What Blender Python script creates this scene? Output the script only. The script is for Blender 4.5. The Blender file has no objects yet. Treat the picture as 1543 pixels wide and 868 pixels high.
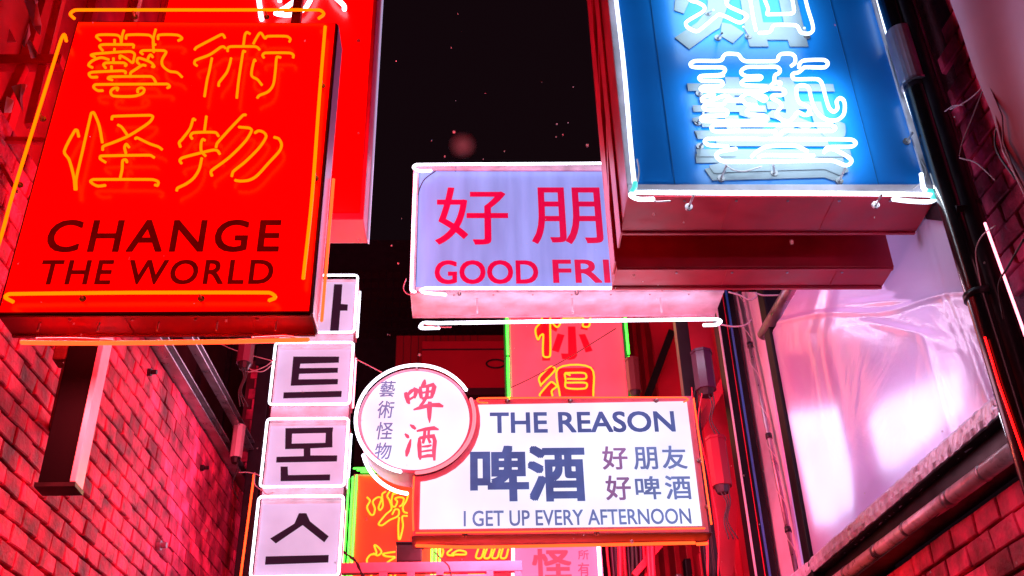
import bpy, bmesh, math, random
from mathutils import Vector, Matrix
random.seed(7)
SC = bpy.context.scene
COL = SC.collection

# ------------------------------------------------------------------ camera
FPX, CX, CY = 1592.0, 771.5, 434.0          # focal length and centre in photograph pixels
UPV = Vector((-71, 2534, -1592)).normalized()
ALV = Vector((-60, -(1592**2 + 71*60)/2534.0, -1592)).normalized()
RX = ALV.cross(UPV)
ROT = Matrix((RX, ALV, UPV))                # camera -> world
EYE = Vector((0, 0, 1.6))
cam_d = bpy.data.cameras.new('camera')
cam = bpy.data.objects.new('camera', cam_d)
COL.objects.link(cam)
cam.matrix_world = Matrix.Translation(EYE) @ ROT.to_4x4()
cam_d.sensor_width = 36.0
cam_d.lens = 36.0*FPX/1543.0
cam_d.clip_start = 0.05
cam_d.clip_end = 500
cam_d.dof.use_dof = True
cam_d.dof.focus_distance = 6.6
cam_d.dof.aperture_fstop = 4.0
SC.camera = cam

# ------------------------------------------------------------------ world (night) and exposure
W = bpy.data.worlds.new('World'); SC.world = W; W.use_nodes = True
bg = W.node_tree.nodes['Background']
bg.inputs['Color'].default_value = (0.62, 0.22, 0.36, 1)
bg.inputs['Strength'].default_value = 0.009
SC.view_settings.view_transform = 'Standard'
SC.view_settings.look = 'None'
SC.view_settings.exposure = 0.0
SC.view_settings.gamma = 1.0
SC.cycles.use_denoising = True
SC.cycles.max_bounces = 8
SC.cycles.sample_clamp_indirect = 6.0
SC.cycles.caustics_reflective = False
SC.cycles.caustics_refractive = False

# ------------------------------------------------------------------ helpers
def ray(px, py):
    return ROT @ Vector(((px-CX)/FPX, -(py-CY)/FPX, -1.0))
def onY(px, py, Y):
    d = ray(px, py); return EYE + d*(Y/d.y)
def onZ(px, py, z):
    d = ray(px, py); return EYE + d*((z-EYE.z)/d.z)
# the two side walls: lines in plan
class Plane:
    def __init__(s, a, b, flip=1):
        a = Vector((a[0], a[1], 0)); b = Vector((b[0], b[1], 0))
        s.a = a; s.t = (b-a).normalized(); s.n = Vector((-s.t.y, s.t.x, 0))*flip
    def on(s, px, py, off=0):
        d = ray(px, py); p0 = s.a + s.n*off
        return EYE + d*(s.n.dot(p0-EYE)/s.n.dot(d))
    def at(s, u, z, off=0):
        p = s.a + s.t*u + s.n*off; return Vector((p.x, p.y, z))
    def u(s, p): return (Vector((p.x, p.y, 0))-s.a).dot(s.t)
RW = Plane((2.442, 4.237), (2.207, 6.885))         # right wall, n points into the alley
LW = Plane((-2.335, 7.04), (-2.198, 10.03), -1)    # left wall, n points into the alley

def uv3(c): return (c[0], c[1], c[2], 1)
MATS = {}
def mat(name, col, rough=0.5, metal=0.0, emit=None, es=1.0, var=0.0, vscale=8.0, bump=0.0, bscale=60.0,
        per_object=0.0, spec=0.5, coat=0.0, streak=False, evar=0.0, rvar=0.0, island=False, world=False):
    if name in MATS: return MATS[name]
    m = bpy.data.materials.new(name); m.use_nodes = True
    nt = m.node_tree; N = nt.nodes; L = nt.links
    b = N['Principled BSDF']
    b.inputs['Base Color'].default_value = uv3(col)
    b.inputs['Roughness'].default_value = rough
    b.inputs['Metallic'].default_value = metal
    b.inputs['Specular IOR Level'].default_value = spec
    b.inputs['Coat Weight'].default_value = coat
    tc = N.new('ShaderNodeTexCoord'); CO = tc.outputs['Object']
    if world: gp = N.new('ShaderNodeNewGeometry'); CO = gp.outputs['Position']
    def noise(sc, stretch=None, detail=4):
        n = N.new('ShaderNodeTexNoise'); n.inputs['Scale'].default_value = sc; n.inputs['Detail'].default_value = detail
        if stretch:
            mp = N.new('ShaderNodeMapping'); mp.inputs['Scale'].default_value = stretch
            L.new(CO, mp.inputs[0]); L.new(mp.outputs[0], n.inputs['Vector'])
        else: L.new(CO, n.inputs['Vector'])
        return n
    src = None
    if var > 0:
        n = noise(vscale, (1, 1, 0.08) if streak else None, 6)
        mr = N.new('ShaderNodeMapRange'); mr.inputs[1].default_value = 0.3; mr.inputs[2].default_value = 0.7
        mr.inputs[3].default_value = 1-var; mr.inputs[4].default_value = 1+var*0.6
        L.new(n.outputs['Fac'], mr.inputs[0]); src = mr.outputs[0]
    if world:      # broad soot stains and worn patches running over many bricks
        n = noise(1.6, None, 7); mr = N.new('ShaderNodeMapRange'); mr.inputs[1].default_value = .36; mr.inputs[2].default_value = .60
        mr.inputs[3].default_value = .55; mr.inputs[4].default_value = 1.35; L.new(n.outputs['Fac'], mr.inputs[0])
        mm = N.new('ShaderNodeMath'); mm.operation = 'MULTIPLY'; L.new(src, mm.inputs[0]); L.new(mr.outputs[0], mm.inputs[1]); src = mm.outputs[0]
    if per_object > 0:
        if island:
            oi = N.new('ShaderNodeNewGeometry'); o_ = oi.outputs['Random Per Island']
        else:
            oi = N.new('ShaderNodeObjectInfo'); o_ = oi.outputs['Random']
        mr = N.new('ShaderNodeMapRange'); mr.inputs[3].default_value = 1-per_object; mr.inputs[4].default_value = 1+per_object*0.7
        L.new(o_, mr.inputs[0])
        if src:
            mm = N.new('ShaderNodeMath'); mm.operation = 'MULTIPLY'; L.new(src, mm.inputs[0]); L.new(mr.outputs[0], mm.inputs[1]); src = mm.outputs[0]
        else: src = mr.outputs[0]
    if src:
        sc_ = N.new('ShaderNodeVectorMath'); sc_.operation = 'SCALE'
        sc_.inputs[0].default_value = col[:3]; L.new(src, sc_.inputs['Scale']); L.new(sc_.outputs[0], b.inputs['Base Color'])
    if rvar > 0:
        n = noise(vscale*2)
        mr = N.new('ShaderNodeMapRange'); mr.inputs[1].default_value = .3; mr.inputs[2].default_value = .7
        mr.inputs[3].default_value = max(0.02, rough-rvar); mr.inputs[4].default_value = min(1, rough+rvar)
        L.new(n.outputs['Fac'], mr.inputs[0]); L.new(mr.outputs[0], b.inputs['Roughness'])
    if bump > 0:
        n = noise(bscale); bp = N.new('ShaderNodeBump'); bp.inputs['Strength'].default_value = bump; bp.inputs['Distance'].default_value = 0.01
        L.new(n.outputs['Fac'], bp.inputs['Height']); L.new(bp.outputs[0], b.inputs['Normal'])
    if emit:
        b.inputs['Emission Color'].default_value = uv3(emit); b.inputs['Emission Strength'].default_value = es
        if evar > 0:    # noise in the emission stands for lamp hot spots and for grime
            n = noise(vscale, (1, 1, 0.15) if streak else None, 5)
            mr = N.new('ShaderNodeMapRange'); mr.inputs[1].default_value = 0.3; mr.inputs[2].default_value = 0.75
            mr.inputs[3].default_value = es*(1-evar); mr.inputs[4].default_value = es*(1+evar*.4)
            L.new(n.outputs['Fac'], mr.inputs[0]); L.new(mr.outputs[0], b.inputs['Emission Strength'])
    MATS[name] = m; return m

class MB:
    def __init__(s): s.v = []; s.f = []; s.smooth = False
    def quad(s, a, b, c, d):
        i = len(s.v); s.v += [Vector(a), Vector(b), Vector(c), Vector(d)]; s.f.append((i, i+1, i+2, i+3)); return s
    def hexa(s, p):      # 8 points: bottom 4 ccw then top 4
        i = len(s.v); s.v += [Vector(q) for q in p]
        for f in ((3, 2, 1, 0), (4, 5, 6, 7), (0, 1, 5, 4), (1, 2, 6, 5), (2, 3, 7, 6), (3, 0, 4, 7)): s.f.append(tuple(i+k for k in f))
        return s
    def box(s, a, b):
        x0, y0, z0 = [min(a[k], b[k]) for k in range(3)]; x1, y1, z1 = [max(a[k], b[k]) for k in range(3)]
        return s.hexa([(x0, y0, z0), (x1, y0, z0), (x1, y1, z0), (x0, y1, z0), (x0, y0, z1), (x1, y0, z1), (x1, y1, z1), (x0, y1, z1)])
    def pbox(s, P, u0, u1, z0, z1, o0, o1):     # box on a wall plane
        a = lambda u, z, o: P.at(u, z, o)
        return s.hexa([a(u0, z0, o0), a(u1, z0, o0), a(u1, z0, o1), a(u0, z0, o1), a(u0, z1, o0), a(u1, z1, o0), a(u1, z1, o1), a(u0, z1, o1)])
    def bar(s, p, q, w, h=None, up=(0, 0, 1)):
        p = Vector(p); q = Vector(q); h = h or w; d = (q-p).normalized()
        up = Vector(up); 
        if abs(d.dot(up)) > .95: up = Vector((0, 1, 0))
        x = d.cross(up).normalized()*w/2; y = x.cross(d).normalized()*h/2
        return s.hexa([p-x-y, p+x-y, p+x+y, p-x+y, q-x-y, q+x-y, q+x+y, q-x+y])
    def prism(s, pts, dvec):     # polygon extruded by dvec
        n = len(pts); i = len(s.v); dvec = Vector(dvec)
        s.v += [Vector(p) for p in pts] + [Vector(p)+dvec for p in pts]
        s.f.append(tuple(i+k for k in range(n))); s.f.append(tuple(i+n+k for k in reversed(range(n))))
        for k in range(n):
            k2 = (k+1) % n; s.f.append((i+k, i+n+k, i+n+k2, i+k2))
        return s
    def tube(s, pts, r, n=8, closed=False, caps=True):
        P = [Vector(p) for p in pts]
        Q = [P[0]]
        for p in P[1:]:
            if (p-Q[-1]).length > 1e-5: Q.append(p)
        P = Q; m = len(P)
        if m < 2: return s
        tang = []
        for k in range(m):
            if closed: t = P[(k+1) % m]-P[k-1]
            else: t = P[min(k+1, m-1)]-P[max(k-1, 0)]
            if t.length < 1e-6: t = P[min(k+1, m-1)]-P[k] if k < m-1 else P[k]-P[k-1]
            tang.append(t.normalized())
        up = Vector((0, 0, 1)) if abs(tang[0].z) < .9 else Vector((0, 1, 0))
        x = tang[0].cross(up).normalized(); i0 = len(s.v)
        for k in range(m):
            x = (x - tang[k]*x.dot(tang[k])).normalized(); y = tang[k].cross(x)
            for j in range(n):
                a = 2*math.pi*j/n; s.v.append(P[k]+(x*math.cos(a)+y*math.sin(a))*r)
        for k in range(m if closed else m-1):
            k2 = (k+1) % m
            for j in range(n):
                j2 = (j+1) % n; s.f.append((i0+k*n+j, i0+k*n+j2, i0+k2*n+j2, i0+k2*n+j))
        if caps and not closed:
            for k, sg in ((0, -1), (m-1, 1)):
                c = len(s.v); s.v.append(P[k]+tang[k]*sg*r*.7)
                for j in range(n):
                    a, b_ = i0+k*n+j, i0+k*n+(j+1) % n
                    s.f.append((b_, a, c) if sg < 0 else (a, b_, c))
        s.smooth = True
        return s
    def cyl(s, p, q, r, n=16, r2=None, caps=True):
        p = Vector(p); q = Vector(q); d = (q-p).normalized(); r2 = r if r2 is None else r2
        up = Vector((0, 0, 1)) if abs(d.z) < .9 else Vector((1, 0, 0))
        x = d.cross(up).normalized(); y = d.cross(x); i = len(s.v)
        for c, rr in ((p, r), (q, r2)):
            for j in range(n):
                a = 2*math.pi*j/n; s.v.append(c+(x*math.cos(a)+y*math.sin(a))*rr)
        for j in range(n): s.f.append((i+j, i+n+j, i+n+(j+1) % n, i+(j+1) % n))
        if caps:
            s.f.append(tuple(i+j for j in range(n))); s.f.append(tuple(i+n+j for j in reversed(range(n))))
        return s
    def ball(s, c, r, sq=1.0):
        c = Vector(c); i = len(s.v)
        s.v.append(c+Vector((0, 0, r*sq)))
        for z, k in ((.5, .87), (-.5, .87)):
            for j in range(6):
                a = j*math.pi/3; s.v.append(c+Vector((math.cos(a)*k*r, math.sin(a)*k*r, z*r*sq)))
        s.v.append(c-Vector((0, 0, r*sq)))
        for j in range(6):
            j2 = (j+1) % 6; s.f += [(i, i+1+j, i+1+j2), (i+1+j, i+7+j, i+7+j2, i+1+j2), (i+7+j, i+13, i+7+j2)]
        return s

ORG = {}
def thing(name, label, cat, loc, group=None, kind=None):
    o = bpy.data.objects.new(name, None); COL.objects.link(o); o.location = loc; o.empty_display_size = .1
    o['label'] = label; o['category'] = cat
    if group: o['group'] = group
    if kind: o['kind'] = kind
    ORG[o.name] = Vector(loc); return o
def build(mb, name, m, parent=None, bevel=0.0, label=None, kind=None, smooth=None, fix=True):
    off = ORG[parent.name] if parent else Vector((0, 0, 0))
    me = bpy.data.meshes.new(name)
    me.from_pydata([tuple(v-off) for v in mb.v], [], mb.f); me.update()
    if fix:
        bm = bmesh.new(); bm.from_mesh(me); bmesh.ops.recalc_face_normals(bm, faces=bm.faces)
        if bevel > 0:
            bmesh.ops.bevel(bm, geom=[e for e in bm.edges if len(e.link_faces) == 2 and e.calc_face_angle(0) > .5], offset=bevel, segments=2, affect='EDGES', profile=.6)
        bm.to_mesh(me); bm.free()
    if smooth if smooth is not None else mb.smooth: me.shade_smooth()
    o = bpy.data.objects.new(name, me); COL.objects.link(o)
    me.materials.append(m)
    if parent: o.parent = parent
    ORG[o.name] = off
    if label: o['label'] = label
    if kind: o['kind'] = kind
    return o
def tag(o, label=None, cat=None, group=None, kind=None):
    if label: o['label'] = label
    if cat: o['category'] = cat
    if group: o['group'] = group
    if kind: o['kind'] = kind
    return o

def smooth_pts(P, n=5, closed=False):
    """Catmull-Rom through the points, so bends of glass tube are rounded."""
    P = [Vector(p) for p in P]; m = len(P)
    if m < 3: return P
    out = []
    rng = m if closed else m-1
    for k in range(rng):
        p1, p2 = P[k], P[(k+1) % m]
        p0 = P[k-1] if (closed or k > 0) else p1*2-p2
        p3 = P[(k+2) % m] if (closed or k < m-2) else p2*2-p1
        L = (p2-p1).length
        # limit tangents so long straight runs stay straight
        t1 = (p2-p0); t2 = (p3-p1)
        t1 = t1.normalized()*min(t1.length*.5, L, 2.2*(p1-p0).length+1e-6); t2 = t2.normalized()*min(t2.length*.5, L, 2.2*(p3-p2).length+1e-6)
        for i in range(n):
            t = i/n; t_2 = t*t; t_3 = t_2*t
            out.append(p1*(2*t_3-3*t_2+1)+t1*(t_3-2*t_2+t)+p2*(-2*t_3+3*t_2)+t2*(t_3-t_2))
    if not closed: out.append(P[-1])
    return out
def crop(x0, y0, k):
    return lambda pts: [(x0+x*k, y0+y*k) for x, y in pts]
def neon(parent, strokes, Y, r, m, n=8, name='neon_tube', closed=False, hook=0.0, smooth=True):
    res = []
    for st in strokes:
        P = [onY(x, y, Y) for x, y in st]
        if hook:      # the tube's ends turn back to the panel
            P = [P[0]+Vector((0, hook, 0))]+P+[P[-1]+Vector((0, hook, 0))]
        P = smooth_pts(P, 5, closed) if smooth else P
        res.append(build(MB().tube(P, r, n, closed), name, m, parent, fix=False))
    return res
def glyph_prism(parent, polys, Y, dy, m, name='letter_panel'):
    for pl in polys:
        build(MB().prism([onY(x, y, Y) for x, y in pl], (0, dy, 0)), name, m, parent)

def text_mesh(body, bold=0.0, latin=True, shear=0.0, space=1.0):
    c = bpy.data.curves.new('t', 'FONT'); c.body = body; c.shear = shear; c.space_character = space
    c.resolution_u = 4
    o = bpy.data.objects.new('t', c); COL.objects.link(o)
    me = bpy.data.meshes.new_from_object(o)
    bpy.data.objects.remove(o); bpy.data.curves.remove(c)
    V = [Vector(v.co) for v in me.vertices]; F = [tuple(p.vertices) for p in me.polygons]
    bpy.data.meshes.remove(me); return V, F
def islands(V, F):
    par = list(range(len(V)))
    def fd(a):
        while par[a] != a: par[a] = par[par[a]]; a = par[a]
        return a
    for f in F:
        for k in f[1:]: par[fd(k)] = fd(f[0])
    g = {}
    for f in F: g.setdefault(fd(f[0]), []).append(f)
    return list(g.values())
def lettering(parent, body, x0, x1, ytop, ybot, Y, m, bold=0.0, latin=True, shear=0.0, space=1.0, thick=0.0015, name='letter', split=True):
    """Letters fitted to a box given in photograph pixels on the sign's own vertical plane."""
    xm = (x0+x1)/2; ym = (ytop+ybot)/2
    a = onY(x0, ym, Y).x; b = onY(x1, ym, Y).x; zt = onY(xm, ytop, Y).z; zb = onY(xm, ybot, Y).z
    V, F = text_mesh(body, bold, latin, shear, space)
    if not V: return
    mx0 = min(v.x for v in V); mx1 = max(v.x for v in V); my0 = min(v.y for v in V); my1 = max(v.y for v in V)
    T = [Vector((a+(v.x-mx0)/(mx1-mx0)*(b-a), Y, zb+(v.y-my0)/(my1-my0)*(zt-zb))) for v in V]
    groups = islands(V, F) if split else [F]
    for g in groups:
        ids = sorted({k for f in g for k in f}); mp = {k: i for i, k in enumerate(ids)}
        mb = MB(); nn = len(ids)
        bw = bold*(zt-zb)/(my1-my0)
        shifts = [(0, 0)] if bold <= 0 else [(i_*bw*.85, j_*bw*.85) for i_ in (-1, 0, 1) for j_ in (-1, 0, 1) if i_ or j_]
        for si, (sx, sz) in enumerate(shifts):      # a heavier weight: the outline swept round a small circle
            b0 = len(mb.v); dv = Vector((sx, -.00008*si, sz))
            mb.v += [T[k]+dv for k in ids]+[T[k]+dv+Vector((0, thick, 0)) for k in ids]
            cnt = {}
            for f in g:
                mb.f.append(tuple(b0+mp[k] for k in f))
                for i in range(len(f)):
                    e = (f[i], f[(i+1) % len(f)]); cnt[e] = 1
            for (p, q) in cnt:
                if (q, p) not in cnt: mb.f.append((b0+mp[q], b0+mp[p], b0+mp[p]+nn, b0+mp[q]+nn))
        build(mb, name, m, parent, fix=False)

PW = .22
def area_lamp(name, loc, size, size_y, rot, col, power):
    l = bpy.data.lights.new(name, 'AREA'); l.shape = 'RECTANGLE'; l.size = size; l.size_y = size_y; l.color = col; l.energy = power*PW*(3.2 if col[1] < .2 else 1)
    o = bpy.data.objects.new(name, l); COL.objects.link(o); o.location = loc; o.rotation_euler = rot
    return o
FRONT = (math.radians(-90), 0, 0)     # shines towards -Y (towards the camera end of the alley)
BACK = (math.radians(90), 0, 0)
DOWN = (0, 0, 0)
UP = (math.radians(180), 0, 0)

# ------------------------------------------------------------------ materials
M_red_face = mat('red_glowing_face', (0.6, 0, 0), .25, emit=(1.7, 0.0, 0.0), es=1, vscale=3, evar=.15)  # red painted face; emission stands in for the neon light on it
M_red_paint = mat('red_gloss_paint', (0.8, 0.008, 0.05), .38, var=.25, vscale=5, bump=.08, bscale=30)
M_redbox = mat('red_cabinet_metal', (0.62, 0.008, 0.04), .42, var=.3, vscale=4, bump=.06, bscale=25, rvar=.1)
M_darkmetal = mat('dark_steel', (0.035, 0.03, 0.04), .4, .6, var=.35, vscale=6, bump=.05, rvar=.12)
M_black = mat('black_paint', (0.012, 0.010, 0.016), .38, .0, var=.3, vscale=5, bump=.05, rvar=.1, spec=.25)
M_steel = mat('galvanised_steel', (0.42, 0.36, 0.43), .35, .75, var=.35, vscale=7, bump=.12, bscale=18, rvar=.12)
M_white_metal = mat('white_cabinet_metal', (0.66, 0.60, 0.72), .4, .0, var=.35, vscale=6, bump=.05, rvar=.1)
M_pink_metal = mat('pink_cabinet_metal', (0.72, 0.42, 0.55), .42, var=.15, vscale=5, bump=.05)
M_cable = mat('cable_rubber', (0.03, 0.025, 0.03), .6)
M_cable_w = mat('cable_white', (0.6, 0.5, 0.55), .5)
M_glass_end = mat('tube_electrode', (0.25, 0.22, 0.25), .25, .5)
M_bracket = mat('tube_support_glass', (0.6, 0.55, 0.6), .2)
E_orange = mat('neon_orange', (0.2, .08, 0), .3, emit=(3.2, .33, 0.0), es=1)
E_orange2 = mat('neon_red_orange', (0.2, .05, 0), .3, emit=(5.0, .22, 0.04), es=1)
E_yellow = mat('neon_yellow', (0.2, .18, 0), .3, emit=(3.0, .70, 0.02), es=1)
E_white = mat('neon_white', (0.3, .3, .3), .3, emit=(3.2, 3.1, 3.8), es=1)
E_white_s = mat('neon_cool_white', (0.3, .3, .3), .3, emit=(2.0, 2.4, 2.9), es=1)
E_pinkw = mat('neon_pale_pink', (0.3, .3, .3), .3, emit=(5.0, 1.1, 1.6), es=1)
E_green = mat('neon_green', (0.1, .3, .1), .3, emit=(0.12, 4.5, 0.16), es=1)
E_red = mat('neon_red', (0.3, .0, 0), .3, emit=(6.0, .02, 0.02), es=1)

# ------------------------------------------------------------------ the setting
g = MB().quad((-30, -30, 0), (30, -30, 0), (30, 60, 0), (-30, 60, 0))
tag(build(g, 'ground', mat('wet_asphalt', (.05, .045, .05), .35, var=.3, vscale=2, bump=.2), None), kind='structure')

def brick_wall(P, name, label, rows, u0, u1, z0, z1, bl, bh, off, mats, limit, skip=None, ztop=None):
    root = thing(name, label, 'brick wall', P.at(0, 0, 0))
    mor = MB().pbox(P, u0, u1, 0, z1, off-.25, off-.028)
    build(mor, 'mortar', mats[1], root)
    cand = []
    z = z1; r = 0
    while z-bh > z0:
        z -= bh; u = u0+(0.0 if r % 2 else -bl/2)
        while u < u1-.02:
            a, b = max(u, u0), min(u+bl, u1)
            if b-a > .05: cand.append((a, b, z, r))
            u += bl
        r += 1
    def scr(u, z):
        c = ROT.transposed() @ (P.at(u, z, off)-EYE)
        if c.z > -.3: return None
        return CX+FPX*c.x/-c.z, CY-FPX*c.y/-c.z, -c.z
    items = []
    for (a, b, z, r) in cand:
        s = scr((a+b)/2, z+bh/2)
        if s is None: continue
        if -60 < s[0] < 1600 and -60 < s[1] < 930 and not (skip and skip(s[0], s[1])): items.append((s[2], a, b, z))
    items.sort()
    cache = {}
    stuff = MB()
    for k, (d, a, b, z) in enumerate(items):
        g_ = .005
        if k < limit:
            w = round(b-a, 3); key = (w, random.randint(0, 5))
            if key not in cache:
                me = bpy.data.meshes.new('brick')
                h = lambda s_: random.uniform(-s_, s_)
                pts = []
                for o_ in (0, 1):
                    for (uu, zz) in ((.004, g_), (w-.004, g_), (w-.004, bh-g_*2.2), (.004, bh-g_*2.2)):
                        pts.append(P.t*(uu+h(.002))+P.n*((-.04 if o_ == 0 else .004+h(.006)))+Vector((0, 0, zz+h(.005))))
                mb = MB().hexa(pts)
                me.from_pydata([tuple(v) for v in mb.v], [], mb.f); me.update()
                bm = bmesh.new(); bm.from_mesh(me); bmesh.ops.recalc_face_normals(bm, faces=bm.faces)
                fe = [e for e in bm.edges if all((v.co-P.n*v.co.dot(P.n)).length > -1 and v.co.dot(P.n) > -.01 for v in e.verts)]
                bmesh.ops.bevel(bm, geom=fe, offset=.006, segments=1, affect='EDGES'); bm.to_mesh(me); bm.free()
                me.materials.append(mats[0]); cache[key] = me
            o = bpy.data.objects.new('brick', cache[key]); COL.objects.link(o); o.parent = root
            o.location = P.at(a, z, off+random.uniform(-.004, .004))-ORG[root.name]
        else:
            stuff.pbox(P, a+g_, b-g_, z+g_, z+bh-g_, off-.03, off+random.uniform(0, .008))
    if stuff.v: build(stuff, 'far_bricks', mats[2], root, kind='stuff')
    return root
def brickmat(nm, island):
    return mat(nm, (0.80, 0.055, 0.17), .6, var=.7, vscale=7, bump=.9, bscale=30, per_object=.5, rvar=.12, island=island, spec=.22, world=True)
BM = (brickmat('painted_brick', False), mat('mortar', (0.14, .02, .045), .9, bump=.6, bscale=70, var=.4), brickmat('painted_brick_far', True))
ZT = 5.42
brick_wall(LW, 'brick_wall', 'red lit old brick wall with deep joints under the steel roof beams on the left', 0,
           -2.9, 3.0, 2.3, ZT, .20, .115, 0.0, BM, 300)
# small stubs and a capped outlet on the left wall
def on_left(px, py, off=.0): return LW.on(px, py, off)
for k, (px, py, r, lb) in enumerate([(237, 822, .028, 'round pale stub plug sticking out low on the left brick wall'),
                                 (440-218, 561-0, .022, 'small rusty iron anchor high on the left brick wall'),
                                 (302, 705, .02, 'small rusty bolt in the middle of the left brick wall')]):
    p = on_left(px, py); t = thing('wall_plug', lb, 'plug', p)
    build(MB().cyl(p, p+LW.n*.03, r*1.3, 14), 'flange', M_darkmetal if k else M_steel, t)
    build(MB().cyl(p+LW.n*.03, p+LW.n*.07, r*.8, 14), 'cap', M_steel if k == 0 else M_darkmetal, t)

# steel beams along the left wall's top
def beam(name, label, P, a, b, off, w, h, z):
    u0 = P.u(a); u1 = P.u(b); t = thing(name, label, 'beam', P.at(u0, z, off))
    build(MB().pbox(P, u0, u1, z, z+.012, off, off+w), 'flange', M_steel, t)
    build(MB().pbox(P, u0, u1, z+h-.012, z+h, off, off+w), 'flange', M_steel, t)
    build(MB().pbox(P, u0, u1, z+.012, z+h-.012, off+w*.44, off+w*.56), 'web', M_darkmetal, t)
    return t
u_a, u_b = LW.u(onZ(200, 470, 5.5)), LW.u(onZ(372, 742, 5.5))
beam('steel_beam', 'grey steel beam lying along the top edge of the left brick wall', LW, onZ(150, 400, 5.5), onZ(372, 742, 5.5), .0, .10, .10, 5.43)
beam('steel_beam', 'thinner upper steel beam running above the wall-top beam on the left', LW, onZ(180, 380, 5.65), onZ(372, 722, 5.65), .12, .07, .08, 5.66)
# soffit and dark house behind the left wall beams
t = thing('dark_house', 'dark unlit house wall rising behind the steel beams at left', 'house', (-3.2, 8, 0))
build(MB().box((-3.6, 3.0, 5.5), (-2.75, 12.0, 9.5)), 'wall', mat('dark_render', (.05, .012, .02), .7, var=.4, vscale=2, bump=.2), t)
for k in range(7):
    build(MB().box((-2.75, 4.0+k*1.1, 5.9), (-2.70, 4.06+k*1.1, 9.4)), 'batten', M_darkmetal, t)

# edge-on sign on the left wall
Yv = 4.7
t = thing('blade_sign', 'narrow unlit black blade sign with a pale edge below the red change the world sign', 'sign', onY(88, 727, Yv))
zb = 3.495; x0 = onY(57, 725, Yv).x; x1 = onY(113, 728, Yv).x
build(MB().box((x0, Yv, zb), (x1-.022, Yv+.10, 5.05)), 'cabinet', mat('blade_black', (.004, .003, .006), .6, spec=.05), t, bevel=.006)
build(MB().box((x1-.022, Yv-.012, zb), (x1+.004, Yv+.10, 5.05)), 'edge_trim', mat('pale_trim', (.85, .82, .98), .3, .0, var=.15), t, bevel=.003)
build(MB().box((x0-.01, Yv-.010, zb-.022), (x1+.006, Yv+.11, zb-.001)), 'bottom_trim', M_darkmetal, t)
p = on_left(80, 650)
build(MB().cyl(p, Vector((x0, Yv+.05, p.z)), .03, 12), 'bracket', mat('rusty_iron', (.16, .04, .03), .8, .3, var=.5, bump=.6), t)
build(MB().box((x0-.07, Yv+.0, p.z-.05), (x0+.0-.002, Yv+.1, p.z+.05)), 'clamp', MATS['rusty_iron'], t, bevel=.01)

# ------------------------------------------------------------------ the big red sign, left
def cabinet_sign(t, Y, xl, xr, zt, zb, depth, mface, mbody, mback=None, rim=.012, lip=.004):
    build(MB().box((xl, Y, zb), (xr, Y+depth, zt)), 'cabinet', mbody, t, bevel=.006)
    build(MB().box((xl+rim, Y-lip, zb+rim), (xr-rim, Y-.0005, zt-rim)), 'face_panel', mface, t)
def supports(t, pts, Y, gap, m=None):
    for (px, py) in pts:
        p = onY(px, py, Y-gap)
        mb = MB().cyl(p, p+Vector((0, gap, 0)), .006, 8)
        o = build(mb, 'tube_support', m or M_bracket, t)
        build(MB().cyl(p+Vector((0, gap-.004, 0)), p+Vector((0, gap-.012, 0)), .016, 10), 'foot', M_glass_end, o)

Y = 4.2
xl, xr = onY(-6, 475, Y).x, onY(469, 472, Y).x
zt, zb = onY(300, 33, Y).z, 4.107; xl_, xr_ = xl, xr
T1 = thing('neon_sign', 'big red sign with orange neon characters and dark words CHANGE THE WORLD at upper left', 'sign', ((xl+xr)/2, Y, zb))
M_deepred = mat('deep_red_cabinet', (.22, .003, .012), .45, var=.3, vscale=4, bump=.06, bscale=25)
cabinet_sign(T1, Y, xl, xr, zt, zb, .205, M_red_face, M_deepred)
build(MB().box((xr+.001, Y+.01, zb+.004), (xr+.006, Y+.20, zt-.004)), 'side_panel', mat('mauve_side', (.5, .25, .5), .35), T1)
A1 = crop(120, 30, .1498); A2 = crop(280, 30, .1498); A3 = crop(80, 160, .1613); A4 = crop(250, 160, .1613)
G1 = [[(210,208),(168,168),(200,150),(370,152),(410,178),(418,235)],[(445,105),(430,150),(418,235)],[(465,190),(480,152),(690,152),(735,185),(745,240),(765,250)],
 [(765,95),(740,200),(745,325)],[(788,195),(800,152),(980,152),(1030,185),(990,210)],[(232,310),(200,265),(240,248),(480,248),(540,250),(540,280)],[(352,200),(352,250)],
 [(155,375),(115,355),(170,340),(500,318),(550,340),(545,395),(530,430),(480,395),(410,360),(405,390)],[(130,480),(90,455),(130,410),(215,380),(295,400)],[(352,290),(345,330)],
 [(340,385),(340,430)],[(262,485),(240,450),(270,432),(440,432),(470,450),(455,465)],[(320,465),(322,510)],[(180,575),(115,575),(95,540),(140,525),(420,512),(460,520),(460,540)],
 [(635,345),(612,325),(640,308),(840,308),(870,325),(830,400),(835,460),(900,515),(980,530),(1030,575)],[(735,375),(715,350),(690,380),(685,410)],[(600,445),(578,420),(590,385),(640,395),(720,430),(750,470),(725,470)],
 [(665,460),(630,455),(560,500),(515,530),(510,560)],[(330,605),(285,590),(310,572),(710,568),(745,590),(770,640)],[(235,712),(180,710),(140,675),(165,650),(880,645),(905,670),(880,685)],
 [(375,710),(385,685),(340,690),(312,725),(340,765),(540,768),(630,740),(650,700),(620,682),(585,700),(585,730)]]
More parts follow.
